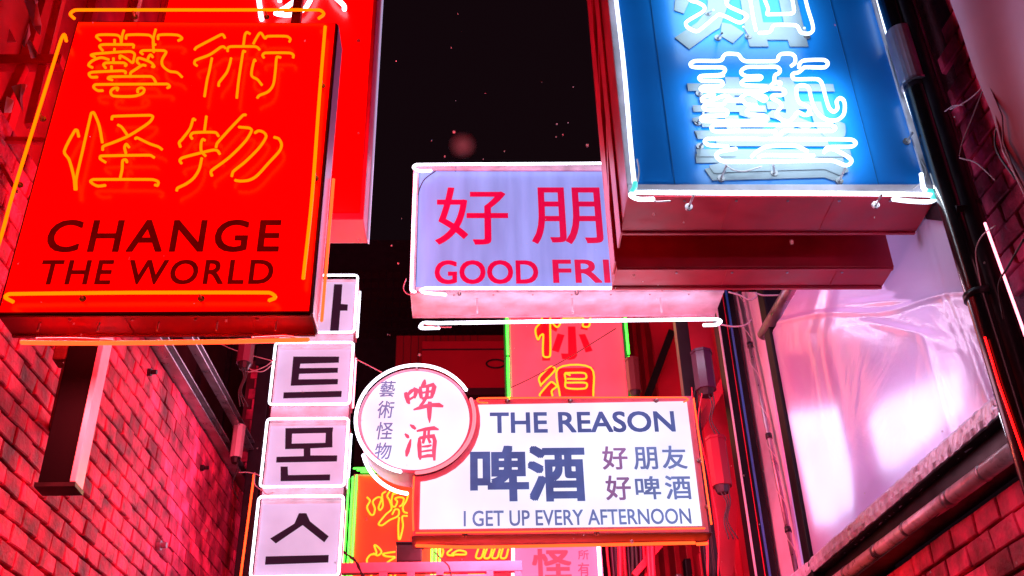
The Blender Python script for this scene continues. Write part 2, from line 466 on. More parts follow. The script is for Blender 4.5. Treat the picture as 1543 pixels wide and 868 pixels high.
G2 = [[(88,300),(110,275),(350,150),(375,150),(392,180)],[(112,462),(88,440),(100,405),(240,350),(350,275),(380,270),(398,285)],[(262,385),(235,520),(215,600),(188,770)],
 [(420,315),(425,280),(460,268),(690,268),(725,280),(740,300)],[(645,140),(615,125),(595,150),(580,250)],[(600,320),(578,315),(555,450),(530,620),(512,785)],[(455,385),(440,450),(410,530),(335,630),(330,665)],
 [(700,415),(690,400),(665,500),(665,565),(720,600),(765,655)],[(680,240),(700,200),(750,130),(795,185),(820,165),(1010,165),(1050,190),(1042,220)],[(785,380),(772,355),(800,332),(1040,332),(1080,350),(1080,380)],
 [(955,378),(915,375),(900,520),(880,650),(830,720),(740,760),(718,785)]]
G3 = [[(240,285),(225,225),(205,225),(105,420),(150,500),(195,670),(205,780)],[(216,780),(216,680),(270,440),(355,70),(380,60),(430,180),(460,340)],[(548,125),(560,95),(900,85),(932,100),(900,150),(800,220),(690,285),(560,340),(470,375),(463,410)],
 [(605,175),(640,195),(690,265)],[(765,305),(785,295),(900,350),(985,380),(1018,405)],[(710,385),(685,355),(668,385),(680,440)],[(490,525),(440,490),(450,465),(900,458),(945,480)],[(690,525),(680,500),(650,510),(645,590),(625,680)],
 [(490,740),(410,745),(350,705),(380,685),(920,685),(980,705),(975,740),(950,735)]]
G4 = [[(275,130),(255,120),(225,210),(150,310),(125,340),(135,380)],[(378,95),(360,235)],[(245,305),(230,275),(260,248),(460,245),(492,280)],[(365,320),(345,310),(330,340),(330,420),(370,465)],
 [(145,535),(130,505),(160,480),(330,435),(440,410),(480,415),(503,447)],[(335,485),(310,590),(260,670),(190,725),(110,765),(100,790)],[(748,80),(720,85),(600,210),(480,345),(468,385)],
 [(680,195),(780,205),(800,230),(740,330),(590,480),(440,590),(420,615),(430,650)],[(830,250),(870,230),(920,250),(935,290),(870,390),(740,520),(630,610),(615,655)],[(1010,290),(1055,305),(1080,360),(1060,420),(960,530),(850,650),(780,690),(700,700),(645,692)]]
for C_, G_ in ((A1, G1), (A2, G2), (A3, G3), (A4, G4)):
    neon(T1, [C_(s) for s in G_], Y-.05, .0068, E_orange)
neon(T1, [[(100,62),(97,52),(92,60),(80,98),(20,290),(5,345),(-10,395)], [(112,28),(106,21),(115,15),(300,15),(480,15),(488,21),(480,28)],
          [(490,40),(481,150),(470,300),(457,420)], [(20,455),(8,448),(15,443),(200,441),(405,441),(415,448),(405,453)]], Y-.055, .0085, E_orange)
neon(T1, [[(32, 516), (120, 517), (300, 515.5), (465, 512)]], Y+.07, .011, E_orange2, hook=0, n=9)
o_ = neon(T1, [[(55, 510), (120, 510), (170, 513)], [(380, 509), (430, 507), (462, 512)]], Y+.09, .004, E_red)
# slim tube down the far right edge of the cabinet
px_ = xr+.02
build(MB().tube([(px_, Y+.19, onY(480, 484, Y+.19).z), (px_, Y+.19, onY(500, 270, Y+.19).z)], .008, 8), 'neon_tube', E_orange2, T1, fix=False)
M_dark_letter = mat('dark_red_vinyl', (.10, 0, 0), .5, emit=(.14, 0, 0), es=1, var=.3, vscale=12, evar=.35)
lettering(T1, 'CHANGE', 73, 421, 332, 379, Y-.0055, M_dark_letter, bold=.016, shear=.0, space=1.18)
lettering(T1, 'THE WORLD', 61, 411, 392, 428, Y-.0055, M_dark_letter, bold=.016, space=1.15)
supports(T1, [(200, 16), (400, 16), (484, 120), (474, 260), (60, 170), (25, 270), (120, 442), (300, 442)], Y, .055)
for k in range(5):
    xx = xl+(xr-xl)*(.12+.19*k)
    build(MB().cyl((xx, Y+.07, zb-.05), (xx, Y+.075, zb-.001), .004, 6), 'tube_clip', M_bracket, T1)
# hanging arms of the sign
for xx in (xl+.25, xr-.25):
    build(MB().bar((xx, Y+.1, zt+.01), (xx, Y+.1, zt+1.4), .05), 'hanger', M_redbox, T1)
area_lamp('sign_light', ((xl+xr)/2, Y-.09, (zt+zb)/2), 1.3, 1.7, FRONT, (1, .02, .04), 330)
area_lamp('sign_light', ((xl+xr)/2, Y+.11, zb-.06), 1.3, .05, DOWN, (1, .05, .06), 130)
area_lamp('sign_light', ((xl+xr)/2, Y+.26, (zt+zb)/2), 1.3, 1.7, BACK, (1, .02, .03), 100)

# ------------------------------------------------------------------ tall red sign behind it
Y = 5.2
xr2 = onY(548, 330, Y).x; zb2 = 5.364; zt2 = 8.6; xl2 = -2.1
T2 = thing('neon_sign', 'tall plain red sign with a white neon character, hanging behind the big red one', 'sign', ((xl2+xr2)/2, Y, zb2))
build(MB().box((xl2, Y, zb2), (xr2, Y+.26, zt2)), 'cabinet', mat('red_pink_metal', (.7, .05, .16), .4, var=.15, bump=.04), T2, bevel=.008)
build(MB().box((xl2+.03, Y-.012, zb2+.045), (xr2-.03, Y-.0005, zt2-.03)), 'face_panel', M_red_face, T2)
build(MB().box((xr2+.003, Y+.225, zb2), (xr2+.012, Y+.265, zt2)), 'edge_strip', mat('pale_strip', (.6, .6, .85), .35, emit=(.55, .5, .8), es=.6), T2)
neon(T2, [[(385,-60),(388,-20),(393,23)], [(470,-60),(455,-10),(430,12),(415,20),(440,22),(462,10),(480,-30)], [(488,-40),(500,-10),(518,8)], [(400,-50),(410,-20),(420,-5)]], Y-.06, .016, E_white, hook=.04)
for yy in (-80, 60, 200): supports(T2, [(540, yy)], Y, .02)
area_lamp('sign_light', (-1.2, Y+.3, 6.8), 1.2, 2.4, BACK, (1, .05, .1), 120)

# ------------------------------------------------------------------ GOOD FRIEND sign
Y = 6.5; z0 = 5.66; xg0, xg1 = -.435, 1.862; zt = onY(760, 250, Y).z
T3 = thing('neon_sign', 'wide lavender sign with crimson words GOOD FRI and white tube border in the middle', 'sign', ((xg0+xg1)/2, Y, z0))
build(MB().box((xg0, Y, z0), (xg1, Y+.37, zt)), 'cabinet', M_white_metal, T3, bevel=.008)
M_lav = mat('lavender_acrylic', (.08, .20, .58), .35, emit=(.29, .33, .74), es=1, var=.2, vscale=9, streak=True, evar=.25)
build(MB().box((xg0+.045, Y-.006, z0+.03), (xg1-.045, Y-.0005, zt-.06)), 'face_panel', M_lav, T3)
build(MB().box((xg0-.004, Y-.018, zt-.058), (xg1+.004, Y-.001, zt-.004)), 'frame', M_white_metal, T3, bevel=.003)
build(MB().box((xg0-.004, Y-.018, z0+.002), (xg0+.040, Y-.001, zt-.062)), 'frame', M_white_metal, T3, bevel=.003)
build(MB().box((xg1-.040, Y-.018, z0+.002), (xg1+.004, Y-.001, zt-.062)), 'frame', M_white_metal, T3, bevel=.003)
build(MB().box((xg0+.044, Y-.018, z0-.002), (xg1-.044, Y-.001, z0+.026)), 'frame', M_white_metal, T3, bevel=.003)
neon(T3, [[(650,257),(634,258),(623,253),(628,248),(760,247),(905,246),(1080,243)], [(626,440),(620,437),(621,400),(623,330),(626,262)], [(672,444),(640,441),(634,437),(645,434),(800,434),(918,434),(1075,433)]], Y-.07, .011, E_white)
neon(T3, [[(662,494),(634,494),(638,487),(660,487),(850,484),(1078,481),(1086,484),(1080,489),(1060,490)]], Y+.10, .013, E_white)
M_crim = mat('crimson_vinyl', (.35, .0, .04), .4, emit=(.42, 0, .045), es=1, var=.2, vscale=6)
lettering(T3, '好', 657, 765, 283, 368, Y-.008, M_crim, bold=.007, latin=False, name='character', split=False)
lettering(T3, '朋', 801, 906, 283, 367, Y-.008, M_crim, bold=.007, latin=False, name='character', split=False)
lettering(T3, '友', 945, 1050, 283, 366, Y-.008, M_crim, bold=.007, latin=False, name='character', split=False)
lettering(T3, 'GOOD', 656, 810, 393, 427, Y-.008, M_crim, bold=.022)
lettering(T3, 'FRIEND', 834, 1064, 392, 425, Y-.008, M_crim, bold=.022)
supports(T3, [(686, 248), (1000, 246), (622, 340), (692, 436), (870, 435)], Y, .07)
for xx in (.05, .75, 1.4): build(MB().cyl((xx, Y+.1, z0-.13), (xx, Y+.1, z0), .007, 8), 'tube_support', M_bracket, T3)
for xx in (-.38, .2, .8, 1.4): build(MB().cyl((xx, Y-.008, z0-.0-.0), (xx, Y+.0, z0-.006), .008, 8), 'rivet', M_steel, T3)
area_lamp('sign_light', ((xg0+xg1)/2, Y-.1, (z0+zt)/2), 2.1, 1.0, FRONT, (.9, .45, .75), 60)
area_lamp('sign_light', ((xg0+xg1)/2, Y+.12, z0-.16), 2.1, .05, DOWN, (.9, .75, 1), 50)
area_lamp('sign_light', ((xg0+xg1)/2, Y+.10, z0-.12), 2.1, .02, UP, (.85, .75, 1), 4)
area_lamp('sign_light', ((xg0+xg1)/2, Y+.42, (z0+zt)/2), 2.1, 1.0, BACK, (1, .3, .5), 40)

# ------------------------------------------------------------------ blue sign
Y = 4.2; z0 = 4.79; xb0, xb1 = .79, 2.37; ztb = 6.75; D1 = .345
T4 = thing('neon_sign', 'tall blue sign with thick white neon characters over grey ones at upper right', 'sign', ((xb0+xb1)/2, Y, z0))
build(MB().box((xb0, Y, z0), (xb1, Y+D1, ztb)), 'cabinet', M_redbox, T4, bevel=.006)
M_blue = mat('blue_acrylic', (.01, .215, .70), .3, emit=(0, .014, .09), es=1, var=.15, vscale=2)  # faint emission stands in for the tubes' light on the face
build(MB().box((xb0+.05, Y-.004, z0+.05), (xb1-.06, Y-.0005, ztb-.03)), 'face_panel', M_blue, T4)
build(MB().box((xb0-.003, Y-.02, z0-.003), (xb1+.003, Y-.001, z0+.05)), 'frame', M_white_metal, T4, bevel=.003)
build(MB().box((xb0-.003, Y-.02, z0+.052), (xb0+.05, Y-.001, ztb)), 'frame', M_white_metal, T4, bevel=.003)
build(MB().box((xb1-.06, Y-.02, z0+.052), (xb1+.003, Y-.001, ztb)), 'frame', M_white_metal, T4, bevel=.003)
M_grey_letter = mat('white_letter_panel', (.22, .24, .30), .4, var=.1)
B5 = crop(1000, 0, .1685); B6 = crop(1030, 80, .1382); B7 = crop(1150, 80, .13825); B8 = crop(1030, 180, .18146)
for xx in (xb0+.24, xb1-.30):
    build(MB().box((xx, Y-.0065, z0+.052), (xx+.004, Y-.0042, ztb-.04)), 'panel_seam', mat('seam', (.005, .14, .42), .5), T4)
# backing letters, a thin sheet standing a little proud of the face
glyph_prism(T4, [B5([(100,335),(230,438),(440,285),(500,250),(560,90),(620,-60),(400,-60),(390,90),(300,200)]), B5([(520,200),(510,320),(620,385),(720,290),(600,215)]),
                 B5([(95,90),(180,120),(225,20),(240,-60),(110,-60)]),
                 B5([(680,-60),(730,260),(770,415),(940,415),(925,355),(1110,355),(1130,415),(1295,415),(1180,-60),(1020,-60),(1075,200),(890,200),(840,-60)])], Y-.012, .006, M_grey_letter)
glyph_prism(T4, [B8([(175,410),(240,505),(1170,480),(1290,520),(1345,430),(1170,365),(370,370)]), B8([(100,285),(105,360),(1330,352),(1325,285)]), B8([(90,92),(110,150),(1180,150),(1180,95)])], Y-.012, .006, M_grey_letter)
lettering(T4, '藝', 1046, 1272, 118, 262, Y-.016, M_grey_letter, bold=.012, latin=False, name='letter_panel', split=False)
BL = [B5([(190,-60),(245,5),(300,20),(365,60),(350,105),(205,195),(210,240),(280,278),(320,270),(470,145),(500,130),(560,150),(660,198),(700,198),(748,150),(720,120),(590,60),(560,20),(575,-60)]),
 B5([(765,-60),(785,60),(805,180),(825,270)]), B5([(890,-60),(905,0),(935,80),(925,125),(960,128),(1150,120),(1165,85),(1140,-60)]),
 B5([(1255,-60),(1290,80),(1330,210),(1335,270),(1300,300),(1230,290),(1200,240),(1170,225),(990,225),(960,275),(930,290),(850,295)]),
 B5([(1140,590),(1172,565),(1175,510),(1140,482),(1060,482),(1030,500),(1020,535),(990,548),(740,548),(700,530),(670,490),(630,482),(560,482),(530,510),(520,535),(480,545),(290,545),(245,562),(245,590),(290,602),(450,602),(530,605),(550,630),(510,668),(340,678)]),
 B6([(440,240),(410,245),(190,250),(170,275),(200,300),(400,305),(430,332),(400,360),(220,365),(185,390),(220,413),(540,413),(860,412),(920,390),(890,362),(670,350),(630,325),(670,292),(830,285),(850,262),(820,250),(690,252),(630,220),(640,180),(700,152),(850,150),(1013,150)]),
 B7([(0,150),(140,150),(182,180),(170,220),(130,240),(120,300)]),
 B6([(340,455),(240,468),(200,500),(230,530),(320,510),(450,463),(520,500),(460,525),(430,560),(240,565),(215,592),(250,620),(450,620),(480,650),(450,680),(220,690),(190,715),(220,740),(500,742),(860,735),(910,710),(870,680),(720,672),(690,640),(720,605),(870,600)]),
 B6([(460,520),(560,515),(640,515),(690,560),(800,570)]), B6([(620,490),(680,450),(760,455),(870,520),(905,490),(830,450),(720,442)]),
 B8([(765,130),(760,98),(500,95),(260,97),(230,70),(260,47),(740,45),(1210,44),(1260,68),(1230,95),(830,95),(805,130)]),
 B8([(370,225),(210,212),(175,185),(200,162),(800,162),(1390,167),(1430,195),(1395,225),(1200,230),(1170,265)]),
 B8([(1165,275),(1200,248),(1260,252),(1390,330),(1380,370),(1340,380),(1230,342),(800,348),(370,352),(310,340),(270,300),(300,268),(440,242)]),
 B8([(565,310),(620,260),(700,225),(930,220),(1030,265)]), B8([(620,315),(660,298),(860,298),(1085,300)]),
 B7([(390,160),(400,110),(450,80),(660,75),(705,110),(670,155),(450,155),(420,185),(380,212),(330,222),(315,250),(350,285),(590,285),(640,330),(680,480),(720,600),(770,640),(810,600),(800,530),(835,490),(880,520),(890,600),(870,680),(800,730),(710,730),(620,680),(560,600),(520,480),(500,390),(460,355),(390,355),(362,390),(370,480),(400,540),(480,580),(505,620),(490,655)]),
 B7([(530,660),(450,675),(380,645),(340,690),(290,740),(220,735),(150,680),(160,630),(200,580),(170,530),(95,490),(110,460),(200,458),(240,425),(200,390),(110,380),(95,340),(150,315),(190,325),(180,350)])]
neon(T4, BL, Y-.13, .0098, E_white_s, n=8)
neon(T4, [[(926,-20),(940,100),(952,240),(956,278)], [(985,300),(962,300),(950,294),(958,290),(1100,291),(1300,292),(1402,294),(1410,299),(1400,304),(1370,303),(1345,300)],
          [(1318,-20),(1340,60),(1380,185),(1411,272),(1411,286),(1403,290),(1392,284),(1388,262)]], Y-.07, .0115, E_white_s, n=8)
neon(T4, [[(957,275),(956,283),(952,289)], [(1398,288),(1408,290),(1406,300)]], Y-.075, .013, mat('electrode_cyan', (.1, .4, .4), .3, emit=(.1, .85, .8), es=1), name='tube_end')
for (px, py, dx, dy) in [(1095,248,-8,20),(1275,250,-10,22),(1165,248,2,12),(1088,50,-6,6),(1120,40,8,14),(1075,15,-8,4),(1212,42,4,12),(1063,212,-8,8),(1060,170,-8,14),(1062,130,-8,10),(1045,295,-7,16),(1328,294,-8,14),(1375,200,-8,12)]:
    a = onY(px, py, Y-.11); b = onY(px+dx, py+dy, Y-.016)
    o = build(MB().cyl(a, b, .006, 8), 'tube_support', M_bracket, T4)
    build(MB().cyl(b, b+Vector((0, .012, 0)), .02, 12), 'foot', M_glass_end, o)
def cable(px, Yc, r=.0035, m=None, name='cable', parent=None, plane=None):
    P = [(plane.on(x, y, Yc) if plane else onY(x, y, Yc)) for x, y in px]
    return build(MB().tube(smooth_pts(P, 6), r, 6), name, m or M_cable, parent, fix=False)
for pts in ([(1093,248),(1105,256),(1122,258),(1148,251)], [(960,240),(963,260),(958,285)], [(1388,240),(1396,258),(1392,272),(1376,284)], [(1010,303),(990,304),(975,300)]):
    cable(pts, Y-.04, .004, M_cable_w, parent=T4)
_c = onY(1165, 185, Y)
area_lamp('sign_light', (_c.x, Y-.125, _c.z), .80, .62, BACK, (.6, .92, 1), 42)  # added lamp: the tubes' own light thrown back as a halo on the face
area_lamp('sign_light', (_c.x-.08, Y-.125, _c.z+.86), .7, .6, BACK, (.6, .92, 1), 30)  # second added halo lamp, for the upper character
area_lamp('sign_light', ((xb0+xb1)/2, Y-.17, 5.8), 1.4, 1.8, FRONT, (.75, .65, 1), 60)
area_lamp('sign_light', ((xb0+xb1)/2, Y-.06, z0+.0), 1.4, .04, DOWN, (.85, .9, 1), 30)

# red cabinet behind the blue sign
Y5 = 4.78; z5 = onY(1130, 403, Y5).z; x50 = onY(929, 403, Y5).x; x51 = onY(1347, 400, Y5).x; D5 = onZ(1130, 435, z5).y-Y5
T5 = thing('sign_cabinet', 'dark red sign cabinet seen from below, back to back with the blue sign', 'sign', ((x50+x51)/2, Y5, z5))
build(MB().box((x50, Y5, z5), (x51, Y5+D5, 7.4)), 'cabinet', M_redbox, T5, bevel=.006)
build(MB().box((x50-.004, Y5+D5-.03, z5-.006), (x51-.02, Y5+D5+.004, z5-.001)), 'bottom_lip', M_redbox, T5)
# side plates and braces tying the two cabinets
for (za, zb_) in ((5.02, 5.62), (5.72, 6.35), (6.4, 7.0)):
    build(MB().bar((xb0-.006, Y+D1+.02, zb_), (x50-.006, Y5+.03, za), .035, .012, up=(1, 0, 0)), 'brace', M_red_paint, T5)
build(MB().box((xb0-.012, Y+D1-.10, z0-.06), (xb0-.003, Y+D1+.04, 7.2)), 'side_plate', M_red_paint, T5)
build(MB().box((x50-.012, Y5-.03, z5+.02), (x50-.003, Y5+.10, 7.2)), 'side_plate', M_red_paint, T5)
area_lamp('sign_light', ((x50+x51)/2, Y5+D5+.05, 6.0), 1.4, 2.0, BACK, (.75, .55, 1), 55)  # added unseen rear lamp, tinted lavender to colour the plastic sheet
# angle bracket to the post at the right
T6 = thing('steel_bracket', 'black angled steel bracket between blue sign and the thick black post', 'bracket', onY(1415, 330, 4.4))
build(MB().prism([onY(1392,352,4.5), onY(1398,370,4.5), onY(1430,320,4.5), onY(1425,290,4.5), onY(1404,300,4.5)], (0, .05, 0)), 'gusset', M_black, T6)
build(MB().bar(onY(1395, 318, 4.45), RW.on(1450, 322, .1), .05, .08), 'arm', M_black, T6)

def underside(t, x0, x1, y0, y1, z, m, n, mr=None):
    build(MB().box((x0+.004, y0+.004, z-.010), (x1-.004, y0+.022, z-.0008)), 'hem', m, t, bevel=.002)
    build(MB().box((x0+.004, y1-.022, z-.010), (x1-.004, y1-.004, z-.0008)), 'hem', m, t, bevel=.002)
    for k in range(n):
        x = x0+(x1-x0)*(k+1)/(n+1)
        if k % 2: build(MB().box((x-.002, y0+.024, z-.004), (x+.002, y1-.024, z-.0008)), 'seam', m, t)
        build(MB().cyl((x+.03, y0+.05, z-.005), (x+.03, y0+.05, z-.0006), .007, 8), 'rivet', M_steel, t)
underside(T4, xb0, xb1, 4.2, 4.2+D1, 4.79, M_redbox, 5)
underside(T5, x50, x51, Y5, Y5+D5, z5, M_redbox, 4)
underside(T3, xg0, xg1, 6.5, 6.87, 5.66, M_white_metal, 7)
underside(T1, xl_, xr_, 4.2, 4.405, 4.107, M_deepred, 4)

# ------------------------------------------------------------------ THE REASON sign
Y = 6.0; z0 = 3.668; Dp = .215
xa = onY(622, 808, Y).x; xb = onY(1068, 798, Y).x; ztr = onY(880, 598, Y).z; xmid = onY(716, 600, Y).x
T7 = thing('lightbox_sign', 'white lit beer sign reading THE REASON with round disc at its corner', 'sign', ((xa+xb)/2, Y, z0))
cc = onY(626, 632, Y-.03); Rr = (onY(715, 632, Y-.03).x-onY(537, 632, Y-.03).x)/2
M_lit = mat('white_backlit_acrylic', (.2, .2, .25), .3, emit=(1.02, 1.05, 1.25), es=1, vscale=2.0, evar=.22)
M_reds = mat('pink_red_metal', (.85, .38, .48), .4, var=.15, bump=.04)
zc_join = onY(625, 716, Y).z
box = [(xa, z0), (xb, z0), (xb, ztr), (xmid, ztr)]
# outline of the rectangle cut by the disc
ang0 = math.atan2(ztr-cc.z, xmid-cc.x); arc = []
a1 = math.atan2(zc_join-cc.z, xa-cc.x)
for k in range(13):
    a = ang0+(a1-ang0)*k/12; arc.append((cc.x+math.cos(a)*Rr*1.0, cc.z+math.sin(a)*Rr*1.0))
outline = [(xa, z0), (xb, z0), (xb, ztr)]+arc
build(MB().prism([(x, Y, z) for x, z in outline], (0, Dp, 0)), 'cabinet', M_reds, T7)
def inset(poly, d):
    cx = sum(p[0] for p in poly)/len(poly); out = []
    n = len(poly)
    for i in range(n):
        p0, p1, p2 = Vector(poly[i-1]), Vector(poly[i]), Vector(poly[(i+1) % n])
        e1 = (p1-p0).normalized(); e2 = (p2-p1).normalized()
        n1 = Vector((-e1.y, e1.x)); n2 = Vector((-e2.y, e2.x)); nn = (n1+n2).normalized()
        out.append(p1+nn*d/max(.4, nn.dot(n1)))
    return out
build(MB().prism([(p[0], Y-.006, p[1]) for p in inset(outline, .038)], (0, .0055, 0)), 'face_panel', M_lit, T7)
def disc(cx, cz, r, y0, y1, n=48):
    return MB().prism([(cx+math.cos(2*math.pi*k/n)*r, y0, cz+math.sin(2*math.pi*k/n)*r) for k in range(n)], (0, y1-y0, 0))
build(disc(cc.x, cc.z, Rr*.97, Y-.03, Y+Dp-.01, 64), 'disc_cabinet', mat('lilac_metal', (.75, .30, .42), .4, var=.15), T7)
build(disc(cc.x, cc.z, Rr*.915, Y-.036, Y-.0305, 64), 'disc_face', M_lit, T7)
ring = [(cc.x+math.cos(math.radians(a))*Rr, Y-.06, cc.z+math.sin(math.radians(a))*Rr) for a in range(30, 262, 6)]
build(MB().tube(ring, .011, 8), 'neon_tube', E_white, T7, fix=False)
ring = [(cc.x+math.cos(math.radians(a))*(Rr+.0), Y-.06, cc.z+math.sin(math.radians(a))*Rr) for a in range(272, 386, 6)]
build(MB().tube(ring, .011, 8), 'neon_tube', mat('neon_salmon', (.3, .1, .1), .3, emit=(2.2, .33, .42), es=1), T7, fix=False)
ring = [(cc.x+math.cos(math.radians(a))*(Rr-.02), Y+.17, cc.z+math.sin(math.radians(a))*(Rr+.0)-.045) for a in range(196, 266, 6)]
build(MB().tube(ring, .012, 8), 'neon_tube', E_white, T7, fix=False)
neon(T7, [[(735,607),(722,606),(719,602),(725,600),(880,599),(1030,599),(1037,602),(1030,606)], [(1045,600),(1052,650),(1062,720),(1072,790)],
          [(627,803),(800,801),(1062,796)], [(624,718),(622,760),(623,800)]], Y-.05, .0052, E_orange2)
neon(T7, [[(627,822),(700,824.5),(860,822),(1047,818)], [(1050,820),(1066,819)]], Y+.12, .010, E_orange2)
M_bl = mat('slate_blue_vinyl', (.02, .03, .10), .5, emit=(.085, .12, .36), es=1, spec=.2, vscale=5, evar=.35)
M_bl2 = mat('pale_slate_vinyl', (.04, .06, .15), .5, emit=(.14, .20, .48), es=1, vscale=5, evar=.3)
M_rd = mat('rose_vinyl', (.6, .1, .2), .5, emit=(.60, .10, .20), es=1, vscale=5, evar=.3)
M_pl = mat('plum_vinyl', (.1, .05, .1), .5, emit=(.27, .14, .36), es=1, vscale=5, evar=.3)
yl = Y-.0085
lettering(T7, 'THE REASON', 739, 1016, 621, 651, yl, M_bl, bold=.022, name='letter')
for ch, a, b, c, d, mm, bo in [('啤', 711, 794, 674, 753, M_bl, .034), ('酒', 798, 880, 674, 753, M_bl, .034), ('好', 908, 945, 673, 707, M_pl, .018), ('朋', 955, 990, 674, 707, M_bl2, .018), ('友', 998, 1034, 672, 706, M_bl2, .018),
                       ('好', 913, 950, 717, 753, M_pl, .018), ('啤', 958, 995, 718, 752, M_bl2, .018), ('酒', 1003, 1041, 717, 752, M_bl2, .018)]:
    lettering(T7, ch, a, b, c, d, yl, mm, bold=bo, latin=False, name='character', split=False)
lettering(T7, 'I GET UP EVERY AFTERNOON', 699, 1041, 768, 791, yl, M_bl2, bold=.012, name='letter')
yd = Y-.0385
for ch, a, b, c, d, mm, bo in [('藝', 572, 596, 574, 598, M_bl2, .008), ('術', 569, 594, 604, 630, M_bl2, .008), ('怪', 567, 592, 636, 662, M_bl2, .008), ('物', 565, 590, 667, 692, M_bl2, .008)]:
    lettering(T7, ch, a, b, c, d, yd, mm, bold=bo, latin=False, shear=.12, name='character', split=False)
# brush-written beer characters on the disc
D5c = crop(520, 540, .378)
def brush(strokes, m, yy):
    for st in strokes:
        L_ = []; R_ = []; n = len(st)
        for i, (x, y, w) in enumerate(st):
            xa_, ya_, _ = st[max(0, i-1)]; xb_, yb_, _ = st[min(n-1, i+1)]
            dx, dy = xb_-xa_, yb_-ya_; l = math.hypot(dx, dy) or 1
            w *= 1.55; L_.append((x-dy/l*w/2, y+dx/l*w/2)); R_.append((x+dy/l*w/2, y-dx/l*w/2))
        mb = MB(); k = len(mb.v)
        for i in range(n): mb.v += [onY(*D5c([L_[i]])[0], yy), onY(*D5c([R_[i]])[0], yy)]
        for i in range(n-1): mb.f.append((2*i, 2*i+1, 2*i+3, 2*i+2))
        m_ = len(mb.v); mb.v += [v+Vector((0, .0015, 0)) for v in mb.v[:m_]]
        mb.f.append((0, 1, m_+1, m_)); 
        for i in range(n-1): mb.f += [(2*i, 2*i+2, m_+2*i+2, m_+2*i), (2*i+1, m_+2*i+1, m_+2*i+3, 2*i+3)]
        build(mb, 'brush_stroke', m, T7, fix=False)
    return
brush([[(240,135,8),(246,150,14),(252,175,10),(258,182,4)], [(246,150,6),(262,132,10),(272,125,8)], [(272,118,6),(285,126,14),(280,145,10),(276,160,5)], [(255,165,6),(276,152,6)],
       [(318,84,4),(316,98,12),(305,112,6)], [(300,112,6),(300,135,12),(304,160,8)], [(302,115,6),(330,110,8),(352,104,10),(356,112,12),(350,135,12),(344,158,7)], [(303,138,5),(350,130,6)], [(304,160,6),(345,155,7)],
       [(330,110,8),(326,150,10),(310,178,8),(296,190,4)], [(272,205,4),(300,196,10),(340,186,10),(375,186,12),(392,192,5)], [(338,172,10),(336,200,14),(336,235,10),(337,258,2)],
       ], M_rd, yd)
brush([[(258,264,3),(270,272,10),(282,282,6)], [(238,300,4),(248,310,10),(254,318,5)], [(262,322,4),(256,345,10),(248,372,12),(244,392,5)], [(285,290,5),(320,282,9),(355,278,11),(374,284,4)],
       [(296,316,6),(296,345,12),(298,392,10),(300,405,4)], [(296,318,8),(325,312,8),(352,310,13),(358,330,11),(354,370,11),(356,408,6)], [(318,286,8),(316,315,9),(310,340,7)], [(334,284,7),(332,320,7),(340,338,8)], [(306,352,4),(330,350,7),(345,346,5)], [(303,372,4),(328,368,6),(346,366,5)], [(300,394,6),(330,388,9),(352,388,8)]], M_rd, yd)
supports(T7, [(765, 600), (860, 600), (990, 599), (1056, 690), (1068, 760), (700, 802), (900, 800)], Y, .05)
for a in (90, 150, 200, 330): 
    p = Vector((cc.x+math.cos(math.radians(a))*Rr*.96, Y-.035, cc.z+math.sin(math.radians(a))*Rr*.96)); q = Vector((cc.x+math.cos(math.radians(a))*Rr, Y-.06, cc.z+math.sin(math.radians(a))*Rr))
    build(MB().cyl(p, q, .006, 8), 'tube_support', M_bracket, T7)
build(MB().box((xa-.01, Y+.004, z0-.004), (xb+.02, Y+Dp+.01, z0-.001)), 'bottom_plate', mat('dull_mauve_metal', (.36, .26, .34), .45, var=.2), T7)
area_lamp('sign_light', ((xa+xb)/2, Y-.1, (z0+ztr)/2), 1.6, .8, FRONT, (1, .35, .5), 90)
area_lamp('sign_light', (cc.x, Y-.1, cc.z), .6, .6, FRONT, (1, .5, .65), 30)
area_lamp('sign_light', ((xa+xb)/2, Y+.12, z0-.05), 1.6, .05, DOWN, (1, .15, .08), 60)
area_lamp('sign_light', ((xa+xb)/2, Y+Dp+.05, (z0+ztr)/2), 1.6, .8, BACK, (1, .10, .18), 170)
area_lamp('sign_light', ((xa+xb)/2+.1, Y+.1, ztr+.05), 1.4, .05, (math.radians(180), 0, 0), (1, .2, .25), 60)
# support post behind the right edge
T8 = thing('steel_post', 'slim black post standing right behind the beer sign', 'post', onY(1082, 868, 7.3))
pp = onY(1034, 540, 7.3)
build(MB().box((pp.x-.05, 7.3, 0), (pp.x+.05, 7.4, 9)), 'shaft', M_black, T8, bevel=.004)

